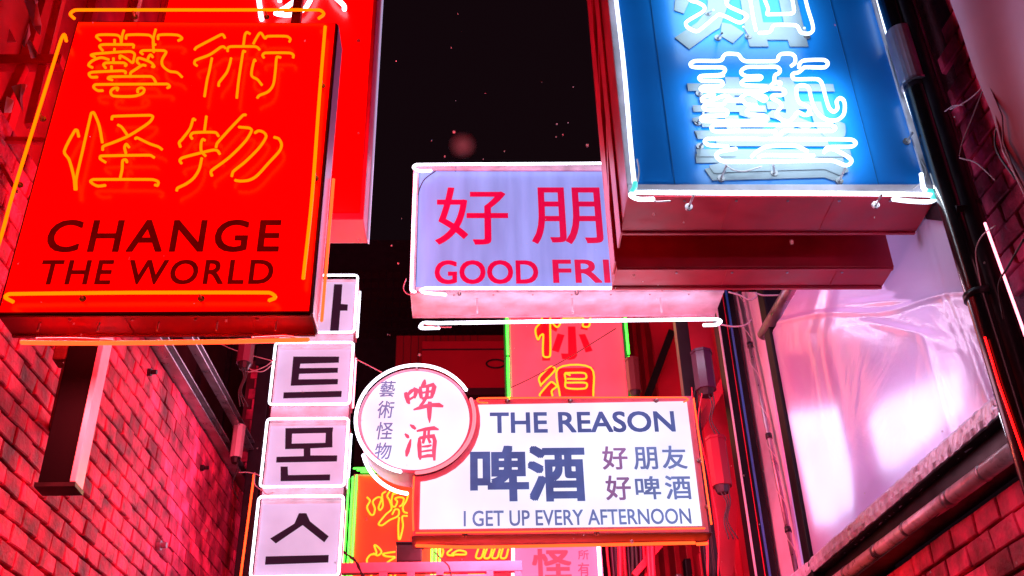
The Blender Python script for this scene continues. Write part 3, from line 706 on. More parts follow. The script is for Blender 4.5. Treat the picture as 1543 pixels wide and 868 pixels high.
# ------------------------------------------------------------------ Hangul column
Y = 8.5
T9 = thing('lightbox_column', 'stack of square white lightboxes with black Korean letters in the left middle', 'sign', (-1.43, Y, 3.3))
M_hface = mat('lilac_backlit_acrylic', (.20, .20, .32), .35, emit=(.54, .47, .72), es=1, vscale=2.5, evar=.2, var=.1)
M_hblk = mat('black_vinyl', (.008, .006, .014), .6, emit=(.012, .005, .016), es=1, spec=.15)
hx0, hx1 = -1.77, -1.065
rows = [(6.451, 7.075), (5.722, 6.345), (4.958, 5.585), (4.195, 4.872), (3.45, 4.10)]
hg = crop(320, 380, .5618); hg2 = crop(380, 380, .2074)
for k, (za, zb_) in enumerate(rows):
    c_ = build(MB().box((hx0+.01, Y+.02, za+.01), (hx1-.01, Y+.20, zb_-.01)), 'cabinet', M_white_metal, T9, bevel=.01)
    f_ = build(MB().box((hx0+.03, Y+.012, za+.03), (hx1-.03, Y+.0195, zb_-.05)), 'face_panel', M_hface, c_)
    r_ = .045
    def rr(x0, x1, z0_, z1_, yy, rad=.03):
        pts = []
        for (cx_, cz_, a0) in ((x1-rad, z1_-rad, 0), (x0+rad, z1_-rad, 90), (x0+rad, z0_+rad, 180), (x1-rad, z0_+rad, 270)):
            for a in (0, 30, 60, 90): pts.append((cx_+math.cos(math.radians(a0+a))*rad, yy, cz_+math.sin(math.radians(a0+a))*rad))
        return pts
    build(MB().tube(rr(hx0, hx1, za, zb_, Y-.03), .0115, 8, closed=True), 'neon_tube', E_white, c_, fix=False)
    build(MB().tube([(hx1+.005, Y+.17, za+.06), (hx1+.005, Y+.17, zb_-.06)], .011, 8), 'neon_tube', E_pinkw if k % 2 else E_white, c_, fix=False)
    build(MB().box((hx1-.008, Y+.03, za+.02), (hx1+.0, Y+.2, zb_-.02)), 'side_panel', M_reds, c_)
    for xx in (-1.60, -1.42, -1.24):
        build(MB().cyl((xx, Y-.03, za), (xx, Y+.02, za+.015), .006, 6), 'tube_support', M_glass_end, c_)
for k in range(4):
    za = rows[k][0]; zb_ = rows[k+1][1]
    build(MB().box((hx0+.012, Y+.028, zb_-.008), (hx1-.012, Y+.19, za+.008)), 'spacer', M_white_metal, T9)
build(MB().box((hx0+.25, Y+.205, 3.2), (hx0+.33, Y+.28, 7.6)), 'mast', M_black, T9)
def hpoly(pts): return [onY(x, y, Y+.008) for x, y in pts]
def hchar(k, polys):
    for pl in polys: build(MB().prism(hpoly(pl), (0, .003, 0)), 'letter_stroke', M_hblk, T9)
hchar(0, [hg2([(595,233),(655,233),(645,376),(695,380),(692,424),(640,424),(628,572),(565,572)])])
# ieung of the first letter, mostly behind the red sign
lettering(T9, 'O', 428, 478, 432, 486, Y+.008, M_hblk, bold=.03, thick=.003, name='letter_stroke')
hchar(1, [hg([(217,280),(340,280),(339,296),(236,299),(234,311),(337,310),(336,323),(233,326),(231,341),(337,340),(336,354),(210,358)]), hg([(191,376),(347,372),(346,388),(190,392)])])
hchar(2, [hg([(196,472),(324,470),(322,484),(322,523),(263,526),(263,545),(335,545),(334,561),(171,564),(172,549),(245,547),(245,527),(195,528)]), hg([(183,575),(202,575),(203,598),(316,596),(315,612),(183,614)])])
# light centre of the mieum
build(MB().prism([onY(x, y, Y+.0045) for x, y in hg([(214,487),(304,485),(303,511),(213,513)])], (0, .003, 0)), 'letter_counter', M_hface, T9)
hchar(3, [hg([(232,700),(252,700),(262,722),(312,762),(300,778),(242,732),(170,781),(155,768),(220,728)]), hg([(143,816),(312,812),(311,832),(141,838)])])
area_lamp('sign_light', (-1.42, Y-.08, 5.2), .7, 3.4, FRONT, (1, .55, .75), 110)
area_lamp('sign_light', (-1.42, Y+.3, 5.2), .7, 3.4, BACK, (1, .3, .5), 60)

# ------------------------------------------------------------------ orange sign with green tubes, behind the disc
Y = 7.6
q0 = onY(541, 718, Y); xo1 = onY(650, 760, Y).x; zo1 = q0.z; zo0 = onY(600, 960, Y).z
T10 = thing('neon_sign', 'orange and red sign with green tube border and yellow outline character below the disc', 'sign', (q0.x+.4, Y, zo0))
M_or = mat('orange_red_acrylic', (.5, .085, .0), .4, emit=(1.3, .008, .012), es=1, var=.2, vscale=2)
build(MB().box((q0.x-.04, Y, zo0), (xo1+.05, Y+.15, zo1+.02)), 'cabinet', mat('green_grey_metal', (.2, .3, .15), .4), T10, bevel=.005)
build(MB().box((q0.x, Y-.006, zo0), (xo1, Y-.0005, zo1)), 'face_panel', M_or, T10)
for k in range(3):
    xx = q0.x-.012-.032*k
    build(MB().tube([(xx, Y-.05+.03*k, zo0), (xx, Y-.05+.03*k, zo1-.01)], .0075, 8), 'neon_tube', E_green, T10, fix=False)
    build(MB().tube([(xx+.03, Y-.05+.03*k, zo1+.015+.028*k), (xo1, Y-.05+.03*k, zo1+.015+.028*k)], .0075, 8), 'neon_tube', E_green, T10, fix=False)
    build(MB().tube([(xo1+.012+.028*k, Y-.05+.02*k, zo0), (xo1+.012+.028*k, Y-.05+.02*k, zo1-.01)], .0075, 8), 'neon_tube', E_green, T10, fix=False)
K2 = crop(500, 680, .2166)
neon(T10, [K2(s) for s in [[(245,320),(265,345),(245,390),(270,440),(290,440),(300,400),(285,350),(320,320),(345,330),(325,390),(335,410),(355,380),(350,300),(375,280)],
  [(410,270),(385,310),(400,340),(415,400),(375,440),(325,505),(350,515),(400,480),(460,450),(465,410),(440,405),(420,440)], [(430,280),(415,340),(420,380),(440,385),(455,350),(440,330),(470,320),(500,330),(490,370),(470,385)],
  [(440,280),(525,285),(520,340),(495,385),(500,420),(525,430)], [(420,300),(470,290),(520,300)], [(525,450),(490,455),(495,520),(475,610),(465,610),(462,520),(468,460)],
  [(245,775),(245,750),(270,720),(310,710),(295,655),(320,665),(345,700),(320,725),(290,710)], [(440,700),(400,705),(355,715),(375,730),(440,735)], [(440,740),(405,760),(385,775)],
  [(330,850),(290,845),(265,880)], [(400,845),(420,880)], [(500,840),(450,850),(430,890)]]], Y-.05, .0072, E_yellow)
area_lamp('sign_light', (q0.x+.0, Y-.12, zo1-.5), .5, 1.0, FRONT, (1, .5, .1), 25)

# red sign with yellow neon, lower centre
Y = 7.9
a = onY(652, 840, Y); b = onY(771, 840, Y); zt_ = onY(700, 800, Y).z
T11 = thing('neon_sign', 'small red sign with yellow slanted neon bars under the beer sign', 'sign', ((a.x+b.x)/2, Y, a.z-.6))
build(MB().box((a.x, Y, a.z-.9), (b.x, Y+.14, zt_)), 'cabinet', M_redbox, T11, bevel=.005)
build(MB().box((a.x+.01, Y-.005, a.z-.88), (b.x-.01, Y-.0005, zt_-.01)), 'face_panel', mat('red_acrylic_dim', (.6, .02, .03), .4, emit=(.9, .0, .01), es=1, evar=.2), T11)
neon(T11, [K2(s) for s in [[(745,675),(760,735),(775,700),(770,675)], [(835,680),(805,705),(810,722),(850,725)], [(835,715),(880,690),(930,700),(930,718),(835,718)],
   [(1020,675),(1003,738),(1040,740),(1060,680)], [(1080,675),(1060,738),(1095,740),(1115,680)], [(1135,675),(1115,738),(1150,740),(1170,680)], [(1190,675),(1175,738),(1210,740),(1228,680)],
   [(780,865),(790,850),(900,845)], [(950,850),(1060,850)]]], Y-.04, .008, E_yellow)

# pink sign with red characters, bottom centre
Y = 7.3
a = onY(776, 840, Y); b = onY(905, 868, Y); zt_ = onY(840, 800, Y).z
T12 = thing('sign', 'pink sign with red brush character between two white tubes, bottom centre', 'sign', ((a.x+b.x)/2, Y, a.z-.6))
M_pk = mat('pink_acrylic', (.3, .05, .1), .4, emit=(1.1, .12, .26), es=1, vscale=2, evar=.2)
build(MB().box((a.x-.02, Y, a.z-.9), (b.x+.02, Y+.14, zt_)), 'cabinet', M_pink_metal, T12, bevel=.005)
build(MB().box((a.x, Y-.005, a.z-.9), (b.x, Y-.0005, zt_-.01)), 'face_panel', M_pk, T12)
neon(T12, [[(773, 800), (773, 845)], [(773, 858), (773, 930)], [(900, 800), (903, 845), (906, 900)]], Y-.04, .012, E_white)
M_rr = mat('red_vinyl', (.6, 0, .01), .4, emit=(.95, .0, .01), es=1)
lettering(T12, '怪', 803, 860, 828, 872, Y-.007, M_rr, bold=.03, latin=False, name='character', split=False)
M_dr = mat('maroon_vinyl', (.3, 0, .03), .4, emit=(.35, .0, .03), es=1)
lettering(T12, '所', 871, 887, 829, 843, Y-.007, M_dr, bold=.008, latin=False, name='character', split=False)
lettering(T12, '有', 871, 888, 848, 868, Y-.007, M_dr, bold=.008, latin=False, name='character', split=False)

# sign with ni / hen characters behind the GOOD FRIEND sign
Y = 8.5
xa_, xb_ = .375, 1.41; zt_ = onY(850, 440, Y).z; zb_ = onY(850, 680, Y).z
T13 = thing('neon_sign', 'salmon pink sign with yellow outlined red characters and green side tubes above the beer sign', 'sign', ((xa_+xb_)/2, Y, zb_))
M_sal = mat('salmon_acrylic', (.3, .04, .05), .4, emit=(1.1, .07, .13), es=1, vscale=2.2, evar=.3)
build(MB().box((xa_-.02, Y, zb_), (xb_+.02, Y+.16, zt_)), 'cabinet', M_pink_metal, T13, bevel=.005)
build(MB().box((xa_, Y-.005, zb_), (xb_, Y-.0005, zt_)), 'face_panel', M_sal, T13)
K3 = crop(740, 460, .1728)
def kp(pts): return [onY(x, y, Y-.012) for x, y in K3(pts)]
for pl in ([(580,245),(640,260),(590,410),(530,390)], [(670,185),(735,185),(750,440),(730,465),(690,475),(620,465),(610,420),(672,422)], [(765,255),(820,250),(885,395),(825,410)],
           [(430,130),(500,60),(515,480),(446,480),(446,270),(408,320),(388,240)], [(540,60),(620,60),(570,230),(520,205)], [(640,70),(880,70),(840,215),(780,205),(800,130),(640,130)],
           [(415,650),(520,535),(565,560),(435,720)], [(425,790),(520,660),(575,690),(530,790)], [(580,550),(890,545),(905,790),(595,790)]):
    build(MB().prism(kp(pl), (0, .005, 0)), 'letter_panel', M_rr, T13)
build(MB().prism([onY(x, y, Y-.014) for x, y in K3([(650,590),(820,590),(820,735),(650,735)])], (0, .0015, 0)), 'letter_panel', MATS['crimson_vinyl'], T13)
neon(T13, [K3(s) for s in [[(460,60),(430,150),(390,200),(390,250),(410,300),(430,265),(455,255),(455,440),(515,440),(515,100)], [(530,150),(580,190),(625,120),(650,110),(800,112),(800,180),(855,180),(870,60)],
   [(435,705),(420,630),(520,535),(560,560),(440,690)], [(425,790),(425,775),(520,670),(560,690),(570,710),(530,745),(535,790)], [(600,790),(585,550),(870,545),(892,790)],
   [(690,610),(645,597),(650,650),(658,720),(820,725),(828,678),(660,675)], [(645,590),(815,592),(822,640),(665,642)]]], Y-.06, .0088, E_yellow)
for xx in (xa_-.035, xb_+.035):
    build(MB().tube([(xx, Y-.05, zb_), (xx, Y-.05, zb_+.9)], .012, 8), 'neon_tube', E_green, T13, fix=False)
    build(MB().tube([(xx, Y-.05, zb_+.93), (xx, Y-.05, zt_)], .012, 8), 'neon_tube', E_green, T13, fix=False)
    build(MB().box((xx-.03, Y-.02, zb_), (xx+.012, Y+.1, zt_)), 'tube_channel', mat('dark_green_channel', (.01, .1, .04), .4), T13)
area_lamp('sign_light', ((xa_+xb_)/2, Y-.12, (zt_+zb_)/2), .9, 1.2, FRONT, (1, .3, .25), 45)
cable([(770,584),(800,570),(860,537),(928,495)], Y-.2, .004, M_cable, 'wire', T13)

# pink steel frame and the dark box on it
Y = 6.6
T14 = thing('metal_gate', 'pink painted steel frame with rectangular openings along the bottom centre', 'frame', onY(650, 868, Y))
def fq(x0, x1, y0, y1, dy=.05):
    a = onY(x0, y0, Y); b = onY(x1, y1, Y)
    return MB().box((a.x, Y, a.z), (b.x, Y+dy, b.z))
M_fr = mat('pink_painted_steel', (.75, .3, .42), .45, var=.2, vscale=6, bump=.08)
build(fq(515, 787, 848, 860), 'rail', M_fr, T14, bevel=.004)
build(fq(515, 787, 900, 912), 'rail', M_fr, T14, bevel=.004)
for (a, b) in ((571, 582), (613, 624), (657, 668), (733, 744), (775, 787)): build(fq(a, b, 860.5, 899), 'upright', M_fr, T14, bevel=.003)
build(fq(640, 735, 866, 880), 'mid_bar', M_fr, T14, bevel=.003)
a = onY(597, 848, 6.62); b = onY(636, 821, 6.62)
T15 = thing('junction_box', 'small dark box sitting on the pink steel frame under the disc', 'box', ((a.x+b.x)/2, 6.65, a.z))
build(MB().box((a.x, 6.60, a.z+.002), (b.x, 6.72, b.z)), 'box_body', M_darkmetal, T15, bevel=.006)
build(MB().box((a.x-.006, 6.592, b.z+.001), (b.x+.006, 6.725, b.z+.016)), 'lid', M_black, T15, bevel=.003)
for k in range(3):
    p = onY(520+k*4, 835, 6.5)
    cable([(518, 830+k*2), (530+k*2, 842), (540, 850+k*3), (546+k*3, 872)], 6.5, .005, M_cable, 'cable', T14)
cable([(655, 832), (668, 845), (676, 853), (680, 868)], 6.5, .005, M_cable, 'cable', T14)

# ------------------------------------------------------------------ right wall: bricks, tarp, ledge, pipe
BMR = (brickmat('painted_brick', False), MATS['mortar'], brickmat('painted_brick_far', True))
uR0 = RW.u(onZ(1543, 500, 3.7))-1.4
def skipR(x, y): return not ((y > 655 and x > 1180) or (x > 1425 and y < 420))
brick_wall(RW, 'brick_wall', 'red lit brick wall under the foil covered ledge on the right', 0, uR0, 3.9, 2.3, 3.42, .235, .125, -.14, BMR, 200, skip=skipR)
brick_wall(RW, 'brick_wall', 'dark brick patch behind the thick pipes at the upper right', 0, uR0, .12, 4.1, 7.2, .225, .12, -.16, BMR, 90, skip=skipR)

# translucent plastic sheeting over added glow panels
def tarp_mat(name, seed_col, trans=.55):
    m = bpy.data.materials.new(name); m.use_nodes = True; nt = m.node_tree; N = nt.nodes; L = nt.links
    N.remove(N['Principled BSDF']); out = N['Material Output']
    tc = N.new('ShaderNodeTexCoord'); n1 = N.new('ShaderNodeTexNoise'); n1.inputs['Scale'].default_value = 2.2; n1.inputs['Detail'].default_value = 5; n1.inputs['Distortion'].default_value = 1.2
    L.new(tc.outputs['Object'], n1.inputs['Vector'])
    bp = N.new('ShaderNodeBump'); bp.inputs['Strength'].default_value = .2; bp.inputs['Distance'].default_value = .05; L.new(n1.outputs['Fac'], bp.inputs['Height'])
    tr = N.new('ShaderNodeBsdfTranslucent'); tr.inputs['Color'].default_value = uv3(seed_col)
    df = N.new('ShaderNodeBsdfDiffuse'); df.inputs['Color'].default_value = uv3(seed_col); L.new(bp.outputs[0], df.inputs['Normal'])
    gl = N.new('ShaderNodeBsdfGlossy'); gl.inputs['Color'].default_value = (.9, .85, .95, 1); gl.inputs['Roughness'].default_value = .22; L.new(bp.outputs[0], gl.inputs['Normal'])
    m1 = N.new('ShaderNodeMixShader'); m1.inputs[0].default_value = 1-trans; L.new(tr.outputs[0], m1.inputs[1]); L.new(df.outputs[0], m1.inputs[2])
    m2 = N.new('ShaderNodeMixShader'); m2.inputs[0].default_value = .22; L.new(m1.outputs[0], m2.inputs[1]); L.new(gl.outputs[0], m2.inputs[2])
    L.new(m2.outputs[0], out.inputs['Surface']); return m
M_tarp = tarp_mat('plastic_sheet', (.74, .66, .90))
def lerp_poly(P, t):
    n = len(P)-1; k = min(int(t*n), n-1); f = t*n-k
    return (P[k][0]+(P[k+1][0]-P[k][0])*f, P[k][1]+(P[k+1][1]-P[k][1])*f)
T16 = thing('plastic_sheet', 'translucent lilac plastic sheet stretched over added glow panels on the right', 'plastic sheet', RW.on(1215, 857))
def folded(Lp, Rp, nu, nv, off, fold):
    mb = MB()
    for j in range(nv+1):
        l = lerp_poly(Lp, j/nv); r = lerp_poly(Rp, j/nv)
        for i in range(nu+1):
            x = l[0]+(r[0]-l[0])*i/nu; y = l[1]+(r[1]-l[1])*i/nu
            mb.v.append(RW.on(x, y, off)+RW.n*fold(i/nu, j/nv))
    for j in range(nv):
        for i in range(nu):
            a = j*(nu+1)+i; mb.f.append((a, a+1, a+nu+2, a+nu+1))
    mb.smooth = True; return mb
def ridge(u, c, w): return math.exp(-((u-c)/w)**2)
def fold1(u, v):
    s = 0.0
    s += .020*ridge(u, .10+.10*v, .03)*(1-.3*v)-.016*ridge(u, .17+.06*v, .035)+.022*ridge(u, .27+.02*v, .05)*v
    s += .018*ridge(u, .80+.10*v, .02)*v+.016*ridge(u, .86+.05*v, .015)*v-.014*ridge(u, .83+.07*v, .02)*v+.014*ridge(u, .70+.02*v, .02)*ridge(v, .9, .25)
    s += .016*ridge(v+.22*u+.03*math.sin(9*u), .58, .022)+.016*ridge(v+.10*u, .47, .03)*ridge(u, .55, .25)+.010*math.sin(7*u+5*v)+.005*math.sin(19*u-8*v)
    s += .012*ridge(v-.35*u, .42, .03)*ridge(u, .6, .2)
    return s*.55
LP = [(1296,280),(1203,437),(1163,503),(1215,857)]; RP = [(1402,280),(1462,437),(1488,503),(1521,587)]
build(folded(LP, RP, 90, 90, .04, fold1), 'sheet', M_tarp, T16, smooth=True, fix=False)
e_ = [RW.on(x, y, .03) for x, y in LP]
build(MB().tube(e_, .006, 6), 'hem', M_white_metal, T16, fix=False)
e_ = [RW.on(x+2, y, .03) for x, y in RP]
build(MB().tube(e_, .006, 6), 'hem', M_white_metal, T16, fix=False)
# added glow panels behind: they make the sheet's bright patches
T17 = thing('glow_panel', 'added white glow panel shining through the plastic sheet, left one of the pair', 'window', RW.on(1260, 790, -.08))
def wq(pts, off, dd=.02): return MB().prism([RW.on(x, y, off) for x, y in pts], -RW.n*dd)
M_glow = mat('glow_white', (.8, .8, .8), .4, emit=(3.0, 2.9, 3.5), es=1, vscale=3, evar=.2)
build(wq([(1196,622),(1272,612),(1296,700),(1300,765),(1268,792),(1236,792)], -.005), 'glow_plate', M_glow, T17)
T18 = thing('glow_panel', 'added white glow panel shining through the plastic sheet, right one of the pair', 'window', RW.on(1400, 660, -.08))
build(wq([(1320,632),(1345,604),(1400,578),(1456,556),(1468,616),(1362,712),(1340,708)], -.005), 'glow_plate', M_glow, T18)
T19 = thing('back_panel', 'added lilac glow panels behind the plastic sheet', 'glow panel', RW.on(1350, 600, -.2))  # glowing panels added to tint the sheet lilac, pink and pale
build(wq([(1296,260),(1420,260),(1560,600),(1200,900),(1150,500)], -.16), 'panel', mat('glow_lilac', (.6, .3, .5), .6, emit=(.40, .17, .42), es=1, vscale=2, evar=.3), T19)
build(wq([(1203,440),(1262,440),(1290,600),(1300,800),(1225,860),(1185,640)], -.07), 'panel', mat('glow_pink', (.6, .2, .3), .6, emit=(.9, .10, .30), es=1, vscale=2, evar=.4), T19)
build(wq([(1296,290),(1420,290),(1462,440),(1440,520),(1290,480)], -.10), 'panel', mat('glow_pale', (.6, .5, .6), .6, emit=(.62, .48, .85), es=1, vscale=2, evar=.3), T19)

# foil-covered ledge
T20 = thing('ledge', 'long ledge wrapped in crinkled silver foil under the plastic sheet', 'ledge', RW.on(1215, 860))
uA = RW.u(onZ(1528, 584, 3.7))-.02; uB = RW.u(onZ(1190, 878, 3.7))+.5
foil = MB(); nu = 130
for i in range(nu+1):
    for j, (dz, o_) in enumerate(((.012, -.02), (.008, .05), (-.01, .062), (-.035, .060), (-.060, .062), (-.088, .055), (-.092, .0))):
        jit = random.uniform(-.004, .004)
        foil.v.append(RW.at(uA+(uB-uA)*i/nu, 3.69+dz+random.uniform(-.0025, .0025), o_+jit))
for i in range(nu):
    for j in range(6):
        a = i*7+j; foil.f.append((a, a+1, a+8, a+7))
build(foil, 'foil', mat('crinkled_foil', (.72, .76, .95), .3, .15, var=.25, vscale=20, bump=.6, bscale=35), T20, smooth=False, fix=False)
build(MB().pbox(RW, uA-.6, uB, 3.44, 3.596, -.16, -.02), 'beam', M_black, T20)
build(MB().pbox(RW, uA-.0, uB, 3.597, 3.68, -.14, .045), 'board', M_black, T20)
sc = MB()
for k in range(26):
    i = random.random(); p = RW.at(uA-.03+.12*random.random(), 3.64+.06*random.random(), .06+.01*random.random())
    q = [p+Vector((random.uniform(-.02, .02), random.uniform(-.02, .02), random.uniform(-.02, .02))) for _ in range(3)]
    sc.v += q; n_ = len(sc.v); sc.f.append((n_-3, n_-2, n_-1))
build(sc, 'foil_scraps', MATS['crinkled_foil'], T20, kind='stuff', fix=False)

T21 = thing('pipe', 'long shiny metal conduit pipe strapped under the foil ledge', 'pipe', RW.on(1280, 868, .0))
a = RW.on(1560, 655, -.03); b = RW.on(1238, 893, -.03)
b2 = a+(b-a)*1.25
build(MB().cyl(a, b2, .042, 24), 'pipe_body', mat('dented_pipe', (.85, .58, .70), .3, .1, var=.3, vscale=8, bump=.25, bscale=22, rvar=.1), T21, smooth=True)
for f in (.14, .40, .66, .9):
    p = a+(b2-a)*f; d = (b2-a).normalized()
    build(MB().cyl(p-d*.012, p+d*.012, .046, 24), 'strap', M_steel, T21, smooth=True)
for f in (.25, .52):
    p = a+(b2-a)*f
    build(MB().cyl(p-d*.03, p+d*.03, .0445, 24), 'coupling', M_steel, T21, smooth=True)

# posts
def post(name, label, px, py, w, dpt, off, z0, z1, m, cat='post'):
    p = RW.on(px, py, off); u = RW.u(p); t = thing(name, label, cat, RW.at(u, z0, off))
    build(MB().pbox(RW, u-w/2, u+w/2, z0, z1, off-dpt, off), 'shaft', m, t, bevel=min(.012, w*.12)); return t, u
M_void = mat('matt_black_paint', (.006, .005, .010), .45, spec=.2, var=.3, bump=.05)
M_gblack = mat('glossy_black_pipe', (.012, .010, .014), .2, .0, var=.2, coat=.25)
def round_post(name, label, px, py, r, off, z0, z1, m, parts=(), cat='pipe'):
    p = RW.on(px, py, off); u = RW.u(p); t = thing(name, label, cat, RW.at(u, z0, off))
    build(MB().cyl(RW.at(u, z0, off), RW.at(u, z1, off), r, 20), 'shaft', m, t, smooth=True)
    for z in parts: build(MB().cyl(RW.at(u, z, off), RW.at(u, z+.03, off), r*1.18, 20), 'collar', M_darkmetal, t, smooth=True)
    return t, u
tp, uu = round_post('pipe', 'thick glossy black pipe right of the plastic sheet', 1462, 400, .062, .10, 0, 9, M_gblack, (4.1,))
round_post('pipe', 'second thick black pipe next to the one right of the plastic sheet', 1492, 420, .05, .05, 0, 9, M_black)
# cream can on the pipe at the top
T22 = thing('junction_can', 'pale grey cylinder can clamped on the black pipe beside blue sign', 'can', RW.at(uu, 5.6, .1))
pz0 = RW.on(1385, 118, .1); pz1 = RW.on(1360, 42, .1)
c1 = RW.at(uu, pz0.z, .1); c2 = RW.at(uu, pz1.z, .1)
build(MB().cyl(c1, c2, .075, 24), 'can_body', mat('pale_grey_metal', (.45, .42, .5), .4, var=.15), T22, smooth=False)
build(MB().cyl(c1-Vector((0, 0, .015)), c1, .08, 24), 'rim', M_steel, T22)
for k in range(3):
    p = c1+Vector((-.03+.03*k, -.03, -.01))
    build(MB().tube(smooth_pts([p, p+Vector((0, -.01, -.10)), p+Vector((.02, .0, -.25)), p+Vector((.0, 0.02, -.4))], 6), .006, 6), 'cable', M_cable, T22, fix=False)
round_post('pipe', 'dark conduit pipe right of the blue sign running up past the bricks', 1407, 118, .03, .02, 3.5, 9, mat('dark_conduit', (.10, .08, .09), .3, .5, var=.3), (4.6, 5.2))
T23 = thing('neon_tube', 'slim pale pink neon tube running down beside the black pipes at the far right', 'neon tube', RW.on(1543, 500, .12))
build(MB().tube([RW.on(1484, 336, .13), RW.on(1543, 500, .13), RW.on(1600, 655, .13)], .006, 8), 'tube', E_pinkw, T23, fix=False)
T23 = thing('neon_tube', 'thin red neon tube on the black pipe above the foil ledge end', 'neon tube', RW.on(1510, 590, .17))
build(MB().tube([RW.on(1484, 508, .17), RW.on(1505, 578, .17), RW.on(1550, 708, .17)], .0045, 8), 'tube', E_red, T23, fix=False)
T23 = thing('neon_tube', 'short white neon tube below the foil ledge at the right edge', 'neon tube', RW.on(1530, 700, .12))
build(MB().tube([RW.on(1507, 622, .12), RW.on(1548, 750, .12)], .0065, 8), 'tube', E_white, T23, fix=False)

post('steel_post', 'black upright post along the left edge of the plastic sheet', 1190, 700, .12, .13, .06, 0, 7, M_void)
tb, ub = post('steel_post', 'broad blue black post with pale left edge between the beer sign and silver conduit', 1109, 700, .12, .17, .16, 0, 8, M_void)
build(MB().pbox(RW, ub-.075, ub-.0605, 0, 8, .150, .162), 'edge_strip', mat('pale_edge', (.85, .7, .85), .3), tb)
build(MB().pbox(RW, ub-.068, ub-.0602, 0, 8, .045, .062), 'blue_highlight', mat('highlight_blue', (.03, .16, .55), .12, coat=.5), tb)  # blue highlight on the post, put in as a coloured strip
build(MB().pbox(RW, ub-.066, ub-.0602, 0, 8, .085, .090), 'red_strip', M_red_paint, tb)
# metal panel and silver conduit
T24 = thing('wall_panel', 'bright reflecting sheet metal strip behind the silver conduit', 'panel', RW.on(1170, 760, -.06))
build(MB().prism([RW.on(x, y, -.04) for x, y in [(1098,440),(1140,440),(1160,560),(1212,905),(1165,905),(1130,640)]], -RW.n*.02), 'panel', mat('polished_panel', (.88, .74, .88), .25, .1, var=.15, vscale=3, bump=.1, bscale=6), T24)
T25 = thing('conduit', 'thin silver conduit pipe with wire wound round it on the right', 'pipe', RW.on(1160, 700, .0))
cp = [RW.on(1114, 440, .02), RW.on(1128, 510, .02), RW.on(1150, 600, .02), RW.on(1173, 720, .02), RW.on(1204, 880, .02)]
u_ = sum(RW.u(p) for p in cp)/5
ctop, cbot = cp[0], cp[-1]
build(MB().cyl(cbot, ctop, .018, 14), 'pipe_body', M_steel, T25, smooth=True)
dd = (ctop-cbot)
for f in (.78, .45, .15):
    p = cbot+dd*f; build(MB().cyl(p, p+dd.normalized()*.04, .024, 14), 'coupling', M_darkmetal, T25, smooth=True)
hel = []
for k in range(240):
    f = k/239; a = f*2*math.pi*7; hel.append(cbot+dd*f+(RW.n*math.cos(a)+RW.t*math.sin(a))*(.024+.003*math.sin(k*.7)))
build(MB().tube(hel, .003, 5), 'wire', M_cable_w, T25, fix=False)
round_post('pipe', 'red painted slim pipe rising behind silver conduit', 1108, 500, .02, -.01, 3, 8, M_red_paint)
# slanted big pipe top left of the sheet
T26 = thing('pipe', 'slanting grey pipe stub above the top left corner of plastic sheet', 'pipe', RW.on(1165, 470, .02))
a = RW.on(1150, 505, .04); b = RW.on(1196, 425, .04)
build(MB().cyl(a, b+(b-a)*.6, .045, 18), 'pipe_body', M_steel, T26, smooth=True)
cable([(1098,440),(1115,445),(1130,452),(1140,446),(1136,441),(1150,445),(1200,444)], 6.3, .006, M_cable_w, 'cable', T26)
cable([(1086,489),(1105,492),(1122,490),(1132,482)], 6.5, .006, M_cable_w, 'cable', T25)

# red wall with panels further along on the right
T27 = thing('red_panel_wall', 'red painted sheet metal wall with folded ribs beyond the beer sign', 'wall', (2.3, 9, 0))
x_ = 2.08
M_rwall = mat('red_wall_paint', (.62, .02, .06), .35, var=.3, vscale=2, bump=.15, bscale=5)
build(MB().box((x_+.17, 7.75, 0), (x_+.35, 14, 9)), 'wall', M_rwall, T27)
for k in range(9):
    yy = 7.95+k*.62
    build(MB().box((x_+.10, yy, 0), (x_+.169, yy+.35, 9)), 'rib', M_rwall, T27, bevel=.01)
# red sail-like sheets and diagonal braces
T28 = thing('red_banner', 'red fabric banner stretched behind the purple canister', 'banner', onY(1050, 600, 7.6))
build(MB().prism([onY(x, y, 7.7) for x, y in [(1032,470),(1066,470),(1098,640),(1112,760),(1105,868),(1085,868),(1060,640)]], (0, .01, 0)), 'cloth', M_rwall, T28)
T28 = thing('red_banner', 'red fabric banner between the green edged sign and black post', 'banner', onY(990, 560, 9.3))
build(MB().prism([onY(x, y, 9.3) for x, y in [(970,450),(1015,450),(1042,660),(1000,660),(985,520)]], (0, .01, 0)), 'cloth', M_rwall, T28)
def diag(name, label, a, b, Y_, w, m, cat='brace'):
    t = thing(name, label, cat, onY(*b, Y_)); build(MB().bar(onY(*a, Y_), onY(*b, Y_), w), 'bar', m, t, bevel=.004); return t
diag('steel_brace', 'dark slanting brace crossing the red banner left of black post', (1012, 500), (972, 608), 9.1, .07, M_black)
diag('steel_brace', 'red slanting brace running up to purple canister', (1100, 560), (1052, 645), 7.5, .07, M_red_paint)
diag('steel_brace', 'thin red slanting brace at the lower right of beer sign', (1000, 815), (955, 868), 7.8, .05, M_red_paint)

